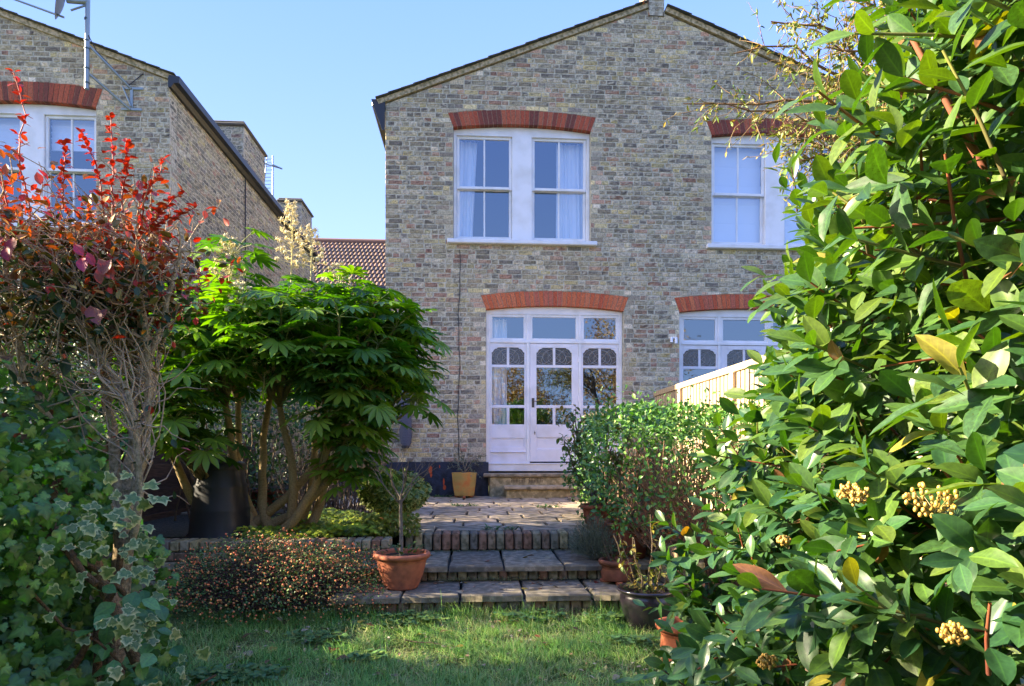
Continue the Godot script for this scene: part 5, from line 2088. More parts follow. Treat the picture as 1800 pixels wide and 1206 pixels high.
# ------------------------------------------------------------------ plants
func laurel() -> void:
	var o := thing("laurel_shrub", "tall glossy laurel shrub with large leaves and yellow berry clusters filling the right side", "shrub", V(1.6, 0, -1.5))
	var outer := []
	var inner := []
	var stems := MB.new()
	var shoots := []
	# tips over the face towards the garden, the far end and the top
	var n := 0
	while n < 1250:
		var z := R(-2.62, -0.55)
		var y := R(0.02, 2.75)
		var x := 0.88 + lerpf(1.0, 0.12, clampf((z + 2.5) / 1.2, 0, 1)) * (0.5 * clampf(y - 0.6, 0.0, 0.7) + 0.36 * maxf(y - 1.3, 0.0)) + R(-0.08, 0.14)
		var d := V(-0.75, 0.35, 0.25)
		if n % 4 == 0:
			x += R(0.0, 0.25)
		x += 0.25 * maxf(0.0, y - 1.85)
		x += 0.05 * sin(z * 9.0 + y * 5.0) + 0.06 * sin(y * 7.0 - z * 4.0)
		if n % 9 == 0:  # the far end
			x = R(0.98, 2.2) + 0.42 * maxf(y - 0.8, 0.0)
			z = -2.62 + R(-0.12, 0.1)
			d = V(-0.3, 0.4, -0.5)
		if n % 11 == 0:  # the top
			y = 2.62 + R(-0.1, 0.15)
			x = R(1.35, 2.2)
			d = V(-0.2, 0.9, 0.1)
		if z < -1.9 and y > 2.1:
			y -= 0.45
		if y < 0.5:
			x += 0.05
			d.y = 0.1
		shoots.append([V(x, y, z), (d + rdir() * 0.55).normalized(), R(0.16, 0.30)])
		n += 1
	# a few long leaders standing out of the top
	for e: Array in [[V(1.02, 1.95, -1.22), V(-0.5, 0.8, 0.1), 0.34], [V(1.10, 2.0, -1.5), V(-0.55, 0.85, -0.1), 0.36], [V(1.22, 1.72, -2.0), V(-0.45, 0.8, 0.0), 0.4], [V(1.22, 2.1, -2.3), V(-0.4, 0.9, 0.0), 0.36], [V(1.3, 1.6, -2.25), V(-0.6, 0.7, 0), 0.3], [V(1.25, 2.15, -1.75), V(-0.3, 0.9, 0.1), 0.36]]:
		shoots.append([e[0], e[1].normalized(), e[2]])
	var k0 := 0
	for s: Array in shoots:
		var p: Vector3 = s[0]
		var d: Vector3 = s[1]
		var l: float = s[2]
		var a := p - d * l * 0.45
		var b := p + d * l * 0.55
		var side := d.cross(V(0.31, 0.8, 0.22)).normalized()
		var side2 := d.cross(side)
		if shows(p) > 0.0 and k0 % 3 != 2:
			var way := [a, (a + b) * 0.5 + side * R(-0.01, 0.01), b]
			var mb := MB.new()
			var young := rng.randf() < 0.5
			mb.tube(way, [0.0042, 0.0024], 6, L(112, 62, 52) if young else L(92, 78, 58), L(150, 84, 56) if young else L(128, 128, 62), false)
			if shows(p) > 0.42:
				put(o, "twig", mb, M.bark_smooth)
			else:
				stems.tube(way, [0.0042, 0.0024], 5, L(104, 70, 56), null, false)
		var count := 7 + rng.randi() % 4
		var ph := R(0, TAU)
		var big := R(0.095, 0.148)
		for i in count:
			var f := lerpf(0.15, 1.0, float(i) / (count - 1))
			var an := ph + i * 2.4
			var rad := side * cos(an) + side2 * sin(an)
			var open := lerpf(1.25, 0.55, f)
			var ld := (d * cos(open) + rad * sin(open) + V(0, -0.12, 0)).normalized()
			var up := (d * 0.8 + Vector3.UP * 0.7 - rad * 0.2 + rdir() * 0.25)
			var sz := big * R(0.75, 1.1) * lerpf(1.0, 0.75, f)
			var at := a.lerp(b, f)
			var tone := rng.randi() % 5
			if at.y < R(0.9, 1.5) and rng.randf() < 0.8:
				tone = [7, 8, 1, 3][rng.randi() % 4]  # lower leaves darker and bluer: shade and sky sheen put into their colour
			if rng.randf() < 0.013:
				tone = 5 + rng.randi() % 2
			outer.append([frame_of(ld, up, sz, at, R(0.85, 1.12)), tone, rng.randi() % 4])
		k0 += 1
	# the thicket behind
	for i in 9500:
		var y := R(0.0, 2.6)
		var z := R(-2.55, 0.1)
		var x := 1.04 + lerpf(0.46, 0.10, clampf((z + 2.5) / 1.2, 0, 1)) * maxf(y - 0.6, 0.0) + absf(R(0.0, 1.0)) * R(0.0, 0.9)
		inner.append([frame_of((rdir() + V(-0.5, 0.2, 0)).normalized(), Vector3.UP + rdir() * 0.7, R(0.08, 0.11), V(x, y, z)), rng.randi() % 5, 0])
	foliage(o, "leaf", LM.laurel, LM.laurel_mats, outer, inner)
	put(o, "twigs", stems, M.bark_smooth, "stuff")
	for k in 6:
		var mb := MB.new()
		var a := V(1.5 + R(-0.3, 0.3), 0, -0.6 - k * 0.36)
		mb.tube(bend(a, a + V(R(-0.1, 0.3), R(1.2, 1.6), R(-0.2, 0.2)), 7, 0.05), [0.03, 0.008], 8, L(96, 84, 66), null, false)
		put(o, "stem", mb, M.bark)
	var lead := MB.new()
	lead.tube([V(1.42, 1.45, -1.35), V(1.2, 1.72, -1.33), V(1.04, 1.93, -1.30), V(0.93, 2.12, -1.30)], [0.011, 0.006], 8, L(150, 92, 78), L(160, 100, 76), false)
	put(o, "branch", lead, M.bark_smooth)
	# clusters of small fruits, and buds along the shoots
	for e: Array in [[V(0.74, 1.109, -1.18), 0.030], [V(0.735, 1.112, -0.967), 0.040], [V(0.77, 0.64, -1.60), 0.028], [V(0.77, 0.845, -1.228), 0.022], [V(0.74, 0.91, -0.925), 0.020], [V(0.78, 0.968, -1.53), 0.016]]:
		var mb := MB.new()
		var c: Vector3 = e[0]
		var r: float = e[1]
		for i in 70:
			var q := rdir()
			var p := c + V(q.x, q.y * 0.7, q.z) * r * R(0.6, 1.05)
			mb.ball(p, V(0.0036, 0.0046, 0.0036), 6, 4, jit(L(186, 150, 78), 0.25))
			if i % 3 == 0:
				mb.tube([c + V(0.01, -0.02, 0.0), p], [0.0012, 0.001], 3, L(120, 110, 60), null, false)
		put(o, "berry_cluster", mb, M.berry)
	var buds := []
	for i in 420:
		var s: Array = shoots[rng.randi() % shoots.size()]
		buds.append([Transform3D(Basis().scaled(Vector3.ONE * R(0.6, 1.2)), s[0] + s[1] * s[2] * R(-0.3, 0.4) + rdir() * 0.006), rng.randi() % 3, 0])
	mass(o, "buds", LM.bud, M.berry, buds, [S(170, 168, 90), S(190, 180, 100), S(150, 150, 80)])


func twig_overhang() -> void:
	var o := thing("twiggy_tree", "sparse tree with thin drooping twigs and small yellowing leaves above the laurel", "tree", V(3.6, 0, -4.2))
	var trunk := MB.new()
	trunk.tube(bend(V(3.6, 0.0, -4.2), V(3.3, 3.3, -4.1), 8, 0.03), [0.09, 0.05], 10, L(112, 100, 84))
	put(o, "trunk", trunk, M.bark)
	var leaves := []
	var fine := MB.new()
	var goals := [V(1.34, 3.42, -3.93), V(1.55, 3.36, -3.8), V(1.70, 3.80, -4.0), V(1.95, 3.25, -3.7), V(1.9, 3.95, -3.9), V(2.1, 3.6, -3.6), V(2.2, 4.15, -3.8), V(2.3, 3.15, -3.5), V(2.5, 3.9, -3.5), V(2.6, 4.3, -3.9), V(2.0, 3.0, -3.9), V(2.9, 4.0, -3.4), V(2.6, 3.5, -3.3), V(2.2, 3.4, -4.3), V(2.4, 3.75, -4.2), V(2.8, 3.3, -3.2)]
	for k in goals.size():
		var g: Vector3 = goals[k]
		var a := V(3.35, R(2.6, 3.4), -4.1)
		var way := bend(a, g, 9, 0.09, 0.10)
		var bm := MB.new()
		bm.tube(way, [0.018, 0.0035], 6, L(122, 104, 80), L(150, 116, 78), false)
		put(o, "branch", bm, M.bark)
		for j in (32 if k < 3 else 44):
			var f := R(0.35, 1.0)
			var p: Vector3 = way[int(f * 8.99)]
			var d := (V(-0.45, R(-0.7, 0.5), R(-0.3, 0.4)) + rdir() * 0.5).normalized()
			var w2 := bend(p, p + d * R(0.14, 0.42), 5, 0.07, 0.06)
			fine.tube(w2, [0.0034, 0.0014], 4, L(150, 122, 88), L(168, 140, 104), false)
			var bare := 0.25 if k < 3 else 0.0
			for i in 14:
				if rng.randf() < bare + 0.15:
					continue
				var q: Vector3 = w2[1 + i % 5]
				leaves.append([frame_of((rdir() + d * 0.4 + V(0, -0.5, 0)).normalized(), rdir(), R(0.028, 0.06), q + rdir() * 0.012), rng.randi() % 6, rng.randi() % 2])
	put(o, "twigs", fine, M.bark, "stuff")
	foliage(o, "leaf", LM.narrow, LM.twig_mats, leaves, [])


func fatsia() -> void:
	var o := thing("fatsia_shrub", "large evergreen shrub with hand shaped leaves, bare leaning stems and cream flower heads", "shrub", V(-1.9, 0.42, -5.9))
	var tips := []
	var base := V(-1.95, 0.40, -5.95)
	var goals := []
	for k in 96:
		var an := R(0, TAU)
		var q := sqrt(rng.randf())
		var x := -1.74 + cos(an) * q * 1.22
		var z := -5.85 + sin(an) * q * 0.75
		var top := 2.70 - 0.45 * q * q + R(-0.70, 0.10) + (R(0.1, 0.28) if k % 8 == 0 else 0.0)
		goals.append(V(x, top, z))
	for e: Vector3 in [V(-0.72, 2.1, -5.8), V(-0.74, 1.85, -5.75), V(-0.98, 1.5, -5.7), V(-1.05, 1.3, -5.6), V(-2.62, 1.9, -5.6), V(-2.3, 1.55, -5.3), V(-1.0, 1.6, -5.35), V(-2.1, 2.3, -5.2), V(-1.55, 2.35, -5.15), V(-1.1, 2.3, -5.2), V(-0.95, 1.9, -5.3), V(-1.95, 1.9, -5.1), V(-0.85, 2.45, -5.5), V(-1.05, 2.55, -5.6), V(-2.75, 2.2, -5.9), V(-2.5, 2.5, -6.0), V(-1.12, 1.02, -5.75), V(-0.78, 1.95, -5.45), V(-1.0, 1.65, -5.35), V(-1.25, 1.95, -5.1), V(-1.5, 2.0, -5.05), V(-1.75, 2.15, -5.05), V(-2.35, 2.05, -5.1), V(-2.55, 1.75, -5.25), V(-2.72, 1.5, -5.5), V(-2.6, 1.3, -5.35), V(-2.15, 1.75, -5.1), V(-0.7, 2.3, -5.65), V(-0.6, 2.0, -5.9), V(-1.1, 1.3, -5.45), V(-1.4, 1.85, -5.15), V(-2.52, 1.32, -5.3), V(-2.2, 1.22, -5.3), V(-2.38, 1.45, -5.15), V(-1.02, 1.2, -5.55), V(-1.0, 0.98, -5.7), V(-0.98, 1.5, -5.5), V(-1.2, 1.5, -5.3), V(-2.85, 1.9, -5.6), V(-2.9, 1.55, -5.7), V(-1.15, 1.75, -5.2)]:
		goals.append(e)
	# main stems, each carrying some of the tips
	var stems := []
	var ends := [V(-2.75, 1.5, -5.7), V(-2.45, 1.35, -5.5), V(-2.15, 1.6, -5.6), V(-1.95, 1.7, -6.1), V(-1.7, 1.6, -5.6), V(-1.4, 1.65, -6.0), V(-1.1, 1.55, -5.7), V(-0.95, 1.35, -5.8), V(-2.3, 1.7, -6.3), V(-1.25, 1.3, -5.5), V(-1.55, 1.4, -6.2)]
	for k in ends.size():
		var a := base + V((k % 6) * 0.13 - 0.28, 0, R(-0.14, 0.14))
		var b: Vector3 = ends[k]
		var mid := a.lerp(b, 0.4) + V(signf(b.x - a.x) * 0.16, -0.14, R(-0.05, 0.05))
		var way := []
		for i in 10:
			var t := i / 9.0
			way.append(a.lerp(mid, t).lerp(mid.lerp(b, t), t) + rdir() * 0.012)
		var mb := MB.new()
		mb.tube(way, [0.050, 0.026], 10, L(198, 166, 116), L(186, 164, 112), false)
		for i in 7:
			var p: Vector3 = way[1 + i]
			mb.tube([p - V(0, 0.006, 0), p + V(0, 0.006, 0)], [0.040 - 0.0018 * i, 0.039 - 0.0018 * i], 9, L(168, 138, 98), null, false)
		put(o, "stem", mb, M.bark)
		stems.append(way)
	for g: Vector3 in goals:
		var best: Array = stems[0]
		for w: Array in stems:
			if (w[9] as Vector3).distance_to(g) < (best[9] as Vector3).distance_to(g):
				best = w
		var a: Vector3 = best[9 if g.y > 1.5 else 6]
		var way := bend(a, g, 5, 0.06)
		var mb := MB.new()
		mb.tube(way, [0.016, 0.011], 6, L(140, 124, 84), L(128, 130, 76), false)
		put(o, "branch", mb, M.bark)
		tips.append([g, ((g - a).normalized() + Vector3.UP * 0.4).normalized()])
	var leaves := []
	var stalks := MB.new()
	for e: Array in tips:
		var p: Vector3 = e[0]
		var ph := R(0, TAU)
		var n := 9 + rng.randi() % 4
		for i in n:
			var an := ph + i * 2.4
			var tilt := lerpf(-0.35, 0.95, float(i) / n) + R(-0.1, 0.1)
			var out := V(cos(an) * cos(tilt), sin(tilt), sin(an) * cos(tilt))
			var l := R(0.13, 0.28)
			var q := p + out * l
			stalks.tube([p, p + out * l * 0.5 + V(0, 0.02, 0), q], [0.0042, 0.0032], 4, L(126, 138, 72), null, false)
			var ld := (V(out.x, 0, out.z).normalized() + V(0, R(-0.75, -0.05) + 0.5 * maxf(tilt, 0.0), 0)).normalized()
			leaves.append([frame_of(ld, V(out.x * 0.4, 1, out.z * 0.4) + rdir() * 0.3, R(0.15, 0.225), q), rng.randi() % 5, rng.randi() % 3])
	put(o, "leaf_stalks", stalks, M.bark_smooth, "stuff")
	foliage(o, "leaf", LM.palmate, LM.fatsia_mats, leaves, [])
	for e: Array in [[V(-1.60, 2.80, -5.6), 0.56, 44], [V(-1.42, 2.76, -5.55), 0.36, 28], [V(-2.02, 2.62, -5.3), 0.32, 28], [V(-2.2, 2.60, -5.7), 0.22, 14], [V(-1.74, 1.75, -5.3), 0.28, 14], [V(-1.2, 2.62, -5.6), 0.22, 14], [V(-1.85, 2.25, -5.1), 0.26, 16]]:
		var mb := MB.new()
		var a: Vector3 = e[0]
		var h: float = e[1]
		mb.tube([a - V(0, 0.12, 0), a + V(0.02, h, 0)], [0.007, 0.004], 5, L(206, 196, 140), null, false)
		for i in e[2]:
			var f: float = float(i) / float(e[2])
			var an: float = i * 2.4
			var r := lerpf(0.15, 0.03, f) * R(0.7, 1.15)
			var p := a + V(cos(an) * r, h * f + 0.04, sin(an) * r)
			mb.tube([a + V(0, h * f, 0), p], [0.0028, 0.0022], 4, L(206, 198, 146), null, false)
			var rr := R(0.020, 0.029)
			mb.ball(p, V(rr, rr, rr) * 0.62, 8, 5, L(226, 208, 158))
			for j in 14:
				var q := rdir()
				mb.tube([p + q * rr * 0.5, p + q * rr * 1.25], [0.0012, 0.0026], 3, jit(L(238, 222, 174), 0.12), null, true)
		put(o, "flower_head", mb, M.flower)


func red_shrub() -> void:
	var o := thing("red_leaved_shrub", "tall many stemmed shrub with pale trunks, dense twigs and red and orange autumn leaves", "shrub", V(-1.76, 0, -3.2))
	# trunk and rising limbs
	var crotch := V(-1.74, 0.85, -3.22)
	var tr := MB.new()
	tr.tube([V(-1.80, 0.0, -3.22), V(-1.785, 0.25, -3.23), V(-1.745, 0.55, -3.21), V(-1.735, 0.72, -3.22), crotch], [0.058, 0.052, 0.046, 0.044, 0.042], 12, L(190, 166, 130), L(200, 178, 142))
	put(o, "trunk", tr, M.bark_rough)
	var tr2 := MB.new()
	tr2.tube([V(-1.60, 0.15, -3.12), V(-1.70, 0.42, -3.1), V(-1.86, 0.72, -3.14), V(-2.02, 0.98, -3.12), V(-2.15, 1.15, -3.1)], [0.034, 0.034, 0.032, 0.028, 0.022], 10, L(180, 148, 108), L(186, 156, 118))
	put(o, "trunk", tr2, M.bark_rough)
	var limbs := [
		[crotch, V(-1.80, 1.20, -3.24), V(-1.84, 1.62, -3.25), V(-1.92, 2.0, -3.26), 0.030],
		[crotch, V(-1.90, 1.16, -3.15), V(-2.12, 1.52, -3.12), V(-2.30, 1.72, -3.1), 0.026],
		[crotch, V(-1.70, 1.18, -3.22), V(-1.66, 1.62, -3.24), V(-1.70, 2.05, -3.28), 0.028],
		[crotch, V(-1.58, 1.16, -3.18), V(-1.55, 1.5, -3.16), V(-1.62, 1.95, -3.15), 0.026],
		[V(-1.76, 0.62, -3.21), V(-1.60, 0.86, -3.12), V(-1.54, 1.12, -3.10), V(-1.66, 1.52, -3.08), 0.024],
		[V(-1.58, 1.16, -3.18), V(-1.70, 1.46, -3.12), V(-1.84, 1.78, -3.1), V(-1.98, 2.1, -3.1), 0.020],
		[V(-1.66, 1.5, -3.22), V(-1.56, 1.75, -3.2), V(-1.50, 2.0, -3.2), V(-1.46, 2.2, -3.22), 0.017],
		[V(-1.84, 1.62, -3.25), V(-1.76, 1.86, -3.2), V(-1.62, 2.12, -3.2), V(-1.56, 2.3, -3.22), 0.017],
		[V(-2.12, 1.52, -3.12), V(-2.2, 1.85, -3.1), V(-2.24, 2.2, -3.12), V(-2.3, 2.4, -3.15), 0.017],
		[V(-1.72, 1.0, -3.22), V(-1.72, 1.4, -3.35), V(-1.60, 1.75, -3.4), V(-1.58, 2.1, -3.4), 0.018],
	]
	var knots := []
	for e: Array in limbs:
		var way := []
		for i in 13:
			var t := i / 12.0
			var p := (e[0] as Vector3).bezier_interpolate(e[1], e[2], e[3], t)
			way.append(p + rdir() * 0.008)
			if i > 5:
				knots.append(p)
		var mb := MB.new()
		mb.tube(way, [e[4], e[4] * 0.5], 9, L(228, 208, 174), L(220, 198, 160))
		put(o, "branch", mb, M.bark_rough)
	# thin twigs, tangled
	var tw := MB.new()
	var leaves := []
	var ends := []
	for k in 460:
		var p: Vector3 = knots[rng.randi() % knots.size()]
		var g := V(R(-2.5, -1.40), R(1.85, 2.55), R(-3.5, -2.85))
		if k % 3 == 0:
			g = p + rdir() * 0.3 + V(0, 0.1, 0)
		var d := (g - p)
		if d.length() > 0.75:
			d = d.normalized() * 0.75
		var w := bend(p, p + d, 6, 0.12)
		tw.tube(w, [0.0048, 0.0018], 4, L(222, 200, 166), L(194, 156, 122), false)
		ends.append(w)
	put(o, "twigs", tw, M.bark, "stuff")
	for w: Array in ends:
		for i in 8:
			var p: Vector3 = w[2 + rng.randi() % 5] + rdir() * 0.05
			if p.y < 1.7 and rng.randf() < 0.85:
				continue
			var h := clampf((p.y - 1.8) / 0.7 + R(-0.3, 0.3), 0.0, 0.999)
			var right := clampf((p.x + 2.0) / 0.6, 0.0, 1.0)
			var tone := 0
			if h < 0.25:
				tone = [0, 0, 0, 4][rng.randi() % 4]
			elif h < 0.6:
				tone = [1, 0, 4, 5, 0, 3, 4][rng.randi() % 7]
			else:
				tone = [2, 3, 5, 6, 3, 2, 4][rng.randi() % 7]
			if rng.randf() < right * 0.22:
				tone = 6
			leaves.append([frame_of((rdir() + V(0, 0.25, 0.2)).normalized(), Vector3.UP + rdir() * 0.6, R(0.03, 0.062), p), tone, rng.randi() % 2])
	# broad dark leaves low on the left, some big crimson and pink ones
	for k in 420:
		leaves.append([frame_of((rdir() + V(0.1, -0.2, 0.5)).normalized(), Vector3.UP + rdir() * 0.4, R(0.06, 0.10), V(R(-2.75, -1.98) + 0.1 * rng.randf(), R(1.2, 2.15), R(-3.5, -2.8))), [0, 0, 0, 0, 0, 1][rng.randi() % 6], 0])
	for e: Array in [[V(-2.04, 2.12, -2.9), 7], [V(-1.74, 2.10, -2.9), 8], [V(-1.62, 2.02, -2.85), 9], [V(-2.2, 2.18, -2.95), 7], [V(-1.70, 1.85, -2.95), 9]]:
		for i in 3:
			leaves.append([frame_of(V(R(-0.6, 0.6), -0.7, R(0, 0.6)).normalized(), V(0, 0.4, 1), R(0.07, 0.12), e[0] + rdir() * 0.035), e[1], 0])
	# arching sprays of small scarlet leaves
	for e: Array in [[V(-2.1, 2.35, -3.1), V(-2.14, 2.96, -3.05)], [V(-2.2, 2.35, -3.1), V(-2.30, 2.85, -3.0)], [V(-1.72, 2.3, -3.1), V(-1.70, 2.76, -3.05)], [V(-1.75, 2.3, -3.1), V(-1.80, 2.66, -3.0)], [V(-1.6, 2.25, -3.1), V(-1.44, 2.55, -3.0)], [V(-1.6, 2.2, -3.1), V(-1.38, 2.42, -3.05)], [V(-1.95, 2.35, -3.1), V(-1.88, 2.62, -3.0)], [V(-2.5, 2.9, -3.0), V(-2.16, 3.36, -2.9)], [V(-1.55, 2.2, -3.05), V(-1.30, 2.33, -3.0)], [V(-1.62, 2.3, -3.0), V(-1.58, 2.6, -2.95)]]:
		var w := bend(e[0], e[1], 12, 0.05, 0.04)
		var mb := MB.new()
		mb.tube(w, [0.004, 0.0018], 5, L(150, 60, 50), L(170, 60, 50), false)
		put(o, "spray", mb, M.bark_smooth)
		for i in range(2, 13):
			for s in 4:
				var d := (rdir() + V(signf(s - 1.5) * 0.9, 0.3, 0.2)).normalized()
				leaves.append([frame_of(d, Vector3.UP + rdir() * 0.5, R(0.03, 0.045), w[i] + rdir() * 0.006), 6 if rng.randf() < 0.8 else 2, 1])
	foliage(o, "leaf", LM.oval, LM.red_mats, leaves, [])


func ivy() -> void:
	var o := thing("ivy_bank", "dense bank of dark green ivy with some cream edged leaves covering the lower left", "ivy", V(-2.2, 0, -2.9))
	var outer := []
	var inner := []
	var n := 0
	while n < 2300:
		var z := R(-3.62, -2.15)
		var y := R(0.0, 1.6)
		var x := -1.66 - (z + 2.9) * -0.06 - 0.10 * y - 0.10 * sin(clampf(y / 1.2, 0, 1) * PI) + 0.07 * sin(z * 7.0 + y * 3.0) + 0.08 * sin(y * 6.0 - z * 3.0)
		if y < 0.35:
			x += 0.14 * (0.35 - y) / 0.35
		if y > 1.0:
			x -= (y - 1.0) * 0.5
		x += R(-0.10, 0.05)
		var face := V(0.75, 0.25, 0.6)
		if n % 6 == 0:  # the top
			y = 1.42 + R(-0.25, 0.2)
			x = R(-2.7, -2.0)
			face = V(0.1, 0.9, 0.3)
		elif n % 5 == 0:
			z = -2.15 + R(-0.1, 0.1)
			x = R(-2.6, -1.75)
			face = V(0.1, 0.3, 0.9)
		var up := (face + rdir() * 0.5).normalized()
		var d := (V(0, -0.85, 0) + rdir() * 0.7)
		d = (d - up * d.dot(up)).normalized()
		var young := rng.randf() < 0.16
		outer.append([frame_of(d, up, R(0.028, 0.045) if young else R(0.035, 0.08), V(x, y, z)), 3 if young else rng.randi() % 3, rng.randi() % 2])
		n += 1
	for i in 2600:
		inner.append([frame_of(rdir(), rdir(), R(0.05, 0.07), V(R(-2.7, -1.85), R(0.0, 1.25), R(-3.6, -2.3))), rng.randi() % 3, 0])
	foliage(o, "leaf", LM.ivy, LM.ivy_mats, outer, inner)
	# cream-edged leaves
	var pale := []
	for e: Array in [[V(-1.62, 0.90, -2.75), 26, 0.12], [V(-1.52, 0.58, -2.85), 20, 0.10], [V(-1.50, 0.40, -2.8), 22, 0.10], [V(-1.44, 0.18, -2.75), 22, 0.13], [V(-1.66, 0.72, -2.7), 16, 0.14], [V(-1.68, 0.85, -3.0), 18, 0.12]]:
		for i in e[1]:
			var up := (V(0.4, 0.5, 0.7) + rdir() * 0.5).normalized()
			var d := V(0, -0.6, 0) + rdir()
			d = (d - up * d.dot(up)).normalized()
			pale.append([frame_of(d, up, R(0.03, 0.065), e[0] + V(0.12, 0, 0.07) + rdir() * V(1.0, 1.5, 1.5) * e[2] * R(0.2, 1.7)), rng.randi() % 3, rng.randi() % 4])
	foliage(o, "leaf", LM.ivy_pale, LM.cream_mats, pale, [], 130)
	# broad shiny leaves and fallen sprays at its foot
	var broad := []
	for i in 46:
		broad.append([frame_of((rdir() * 0.8 + V(0.3, -0.5, 0.5)).normalized(), V(0.3, 0.8, 0.5) + rdir() * 0.3, R(0.07, 0.10), V(R(-1.66, -1.36), R(0.12, 0.62), R(-3.0, -2.7))), rng.randi() % 3, 0])
	foliage(o, "leaf", LM.broad, LM.ivy_mats, broad, [], 46)
	for e: Array in [[V(-2.1, 1.1, -2.9), V(-1.62, 0.62, -2.8), 0.022], [V(-1.7, 0.0, -2.9), V(-1.60, 0.75, -2.95), 0.02], [V(-2.0, 1.0, -2.85), V(-1.55, 0.50, -2.95), 0.016], [V(-1.85, 0.05, -2.8), V(-1.62, 0.42, -2.75), 0.018], [V(-1.55, 0.03, -2.8), V(-1.2, 0.15, -3.0), 0.008], [V(-1.9, 0.7, -2.7), V(-1.5, 0.25, -2.8), 0.007]]:
		var mb := MB.new()
		mb.tube(bend(e[0], e[1], 8, 0.05), [e[2], e[2] * 0.7], 8, L(146, 114, 76), L(134, 104, 70))
		put(o, "stem", mb, M.bark_rough)


func cotoneaster() -> void:
	var o := thing("berry_shrub", "low spreading shrub with tiny leaves and masses of orange red berries beside the steps", "shrub", V(-1.45, 0, -4.7))
	var leaves := []
	var berries := []
	var tw := MB.new()
	for i in 13000:
		var an := R(0, TAU)
		var el := asin(R(0.0, 1.0))
		var rr := R(0.72, 1.04)
		var c := V(-1.46, 0.05, -4.80)
		var p := c + V(cos(an) * cos(el) * 0.96, sin(el) * 0.50, sin(an) * cos(el) * 0.60) * rr
		p += V(0.04 * sin(p.z * 11.0), 0.05 * sin(p.x * 7.0 + p.z * 5.0), 0.04 * sin(p.x * 9.0))
		if p.y < 0.01 or (p.x > -0.72 and p.z < -4.55 and p.y < 0.5 and p.x > -0.66):
			continue
		if i % 7 == 0:
			berries.append([Transform3D(Basis().scaled(Vector3.ONE * R(0.8, 1.5)), p + V(0, 0.012, 0.012)), rng.randi() % 4, 0])
		else:
			leaves.append([frame_of(rdir(), Vector3.UP + rdir() * 0.8, R(0.014, 0.024), p), rng.randi() % 4, 0])
		if i % 22 == 0:
			tw.tube(bend(c + V(R(-0.5, 0.5), 0.02, R(-0.3, 0.3)), p, 4, 0.05, 0.1), [0.0035, 0.0016], 4, L(104, 80, 64), null, false)
	put(o, "twigs", tw, M.bark, "stuff")
	mass(o, "leaves", LM.tiny, LM.coto_mats[1], leaves, LM.coto_mats[0])
	mass(o, "berries", LM.berry, M.berry_red, berries, [S(232, 74, 24), S(220, 54, 24), S(238, 112, 34), S(226, 88, 36)])


func hedge_right() -> void:
	var o := thing("green_hedge", "bright green clipped hedge in front of the wooden fence, brown twigs showing below", "hedge", V(2.0, 0.42, -5.9))
	var outer := []
	var inner := []
	for i in 7600:
		var z := R(-7.4, -4.75)
		var y := R(0.55, 1.56)
		var x := 1.22 + 0.08 * sin(z * 5.0 + y * 4.0) + R(-0.14, 0.08) - 0.14 * sin(clampf((y - 0.6) / 0.95, 0, 1) * PI) + maxf(0.0, -6.2 - z) * 0.25
		var f := V(-0.7, 0.4, 0.4)
		if i % 2 == 0:
			y = 1.54 + 0.06 * sin(z * 4.0) + R(-0.10, 0.06) - maxf(0.0, -5.6 - z) * 0.06
			x = R(1.15, 2.7) + maxf(0.0, -6.2 - z) * 0.2
			f = V(0, 1, 0.2)
			if rng.randf() < 0.10:
				y += R(0.0, 0.22)
		elif i % 3 == 1:
			z = -4.72 + R(-0.1, 0.08)
			x = R(1.12, 2.6)
			f = V(0, 0.3, 0.9)
		outer.append([frame_of((rdir() + f * 0.6).normalized(), f + rdir() * 0.6, R(0.032, 0.055), V(x, y, z)), rng.randi() % 5, rng.randi() % 2])
	for i in 3000:
		inner.append([frame_of(rdir(), rdir(), R(0.035, 0.05), V(R(1.4, 2.6), R(0.8, 1.55), R(-7.3, -4.85))), rng.randi() % 3, 0])
	foliage(o, "leaf", LM.oval, LM.hedge_mats, outer, inner)
	var tw := MB.new()
	for k in 420:
		var a := V(R(1.5, 2.4), 0.42, R(-7.2, -4.8))
		var b := a + V(R(-0.4, 0.2), R(0.4, 0.9), R(-0.3, 0.3))
		tw.tube(bend(a, b, 5, 0.1), [0.006, 0.003], 4, L(164, 136, 112), L(168, 130, 104), false)
	put(o, "twigs", tw, M.bark, "stuff")
	for k in 5:
		var a := V(1.55 + R(-0.1, 0.1), 0.42, -4.9 - k * 0.5)
		var mb := MB.new()
		mb.tube(bend(a, a + V(R(-0.1, 0.1), 0.75, 0.0), 5, 0.05), [0.018, 0.012], 8, L(140, 126, 110))
		put(o, "stem", mb, M.bark_rough)
	# a low red-leaved shrub under it
	var r := thing("red_twig_shrub", "small straggling shrub with brown twigs and orange red leaves under the green hedge", "shrub", V(1.45, 0.42, -4.9))
	var lv := []
	var t2 := MB.new()
	for k in 230:
		var a := V(R(1.35, 1.9), R(0.42, 0.5), R(-5.1, -4.68))
		var b := a + V(R(-0.3, 0.15), R(0.12, 0.36), R(-0.1, 0.15))
		var w := bend(a, b, 5, 0.12)
		t2.tube(w, [0.004, 0.0018], 4, L(158, 128, 104), L(164, 118, 92), false)
		for i in 3:
			if rng.randf() < 0.2:
				lv.append([frame_of(rdir(), Vector3.UP + rdir() * 0.6, R(0.025, 0.045), w[2 + i] + rdir() * 0.02), [2, 3, 6, 2, 3][rng.randi() % 5], 1])
	put(r, "twigs", t2, M.bark, "stuff")
	foliage(r, "leaf", LM.oval, LM.red_mats, lv, [])


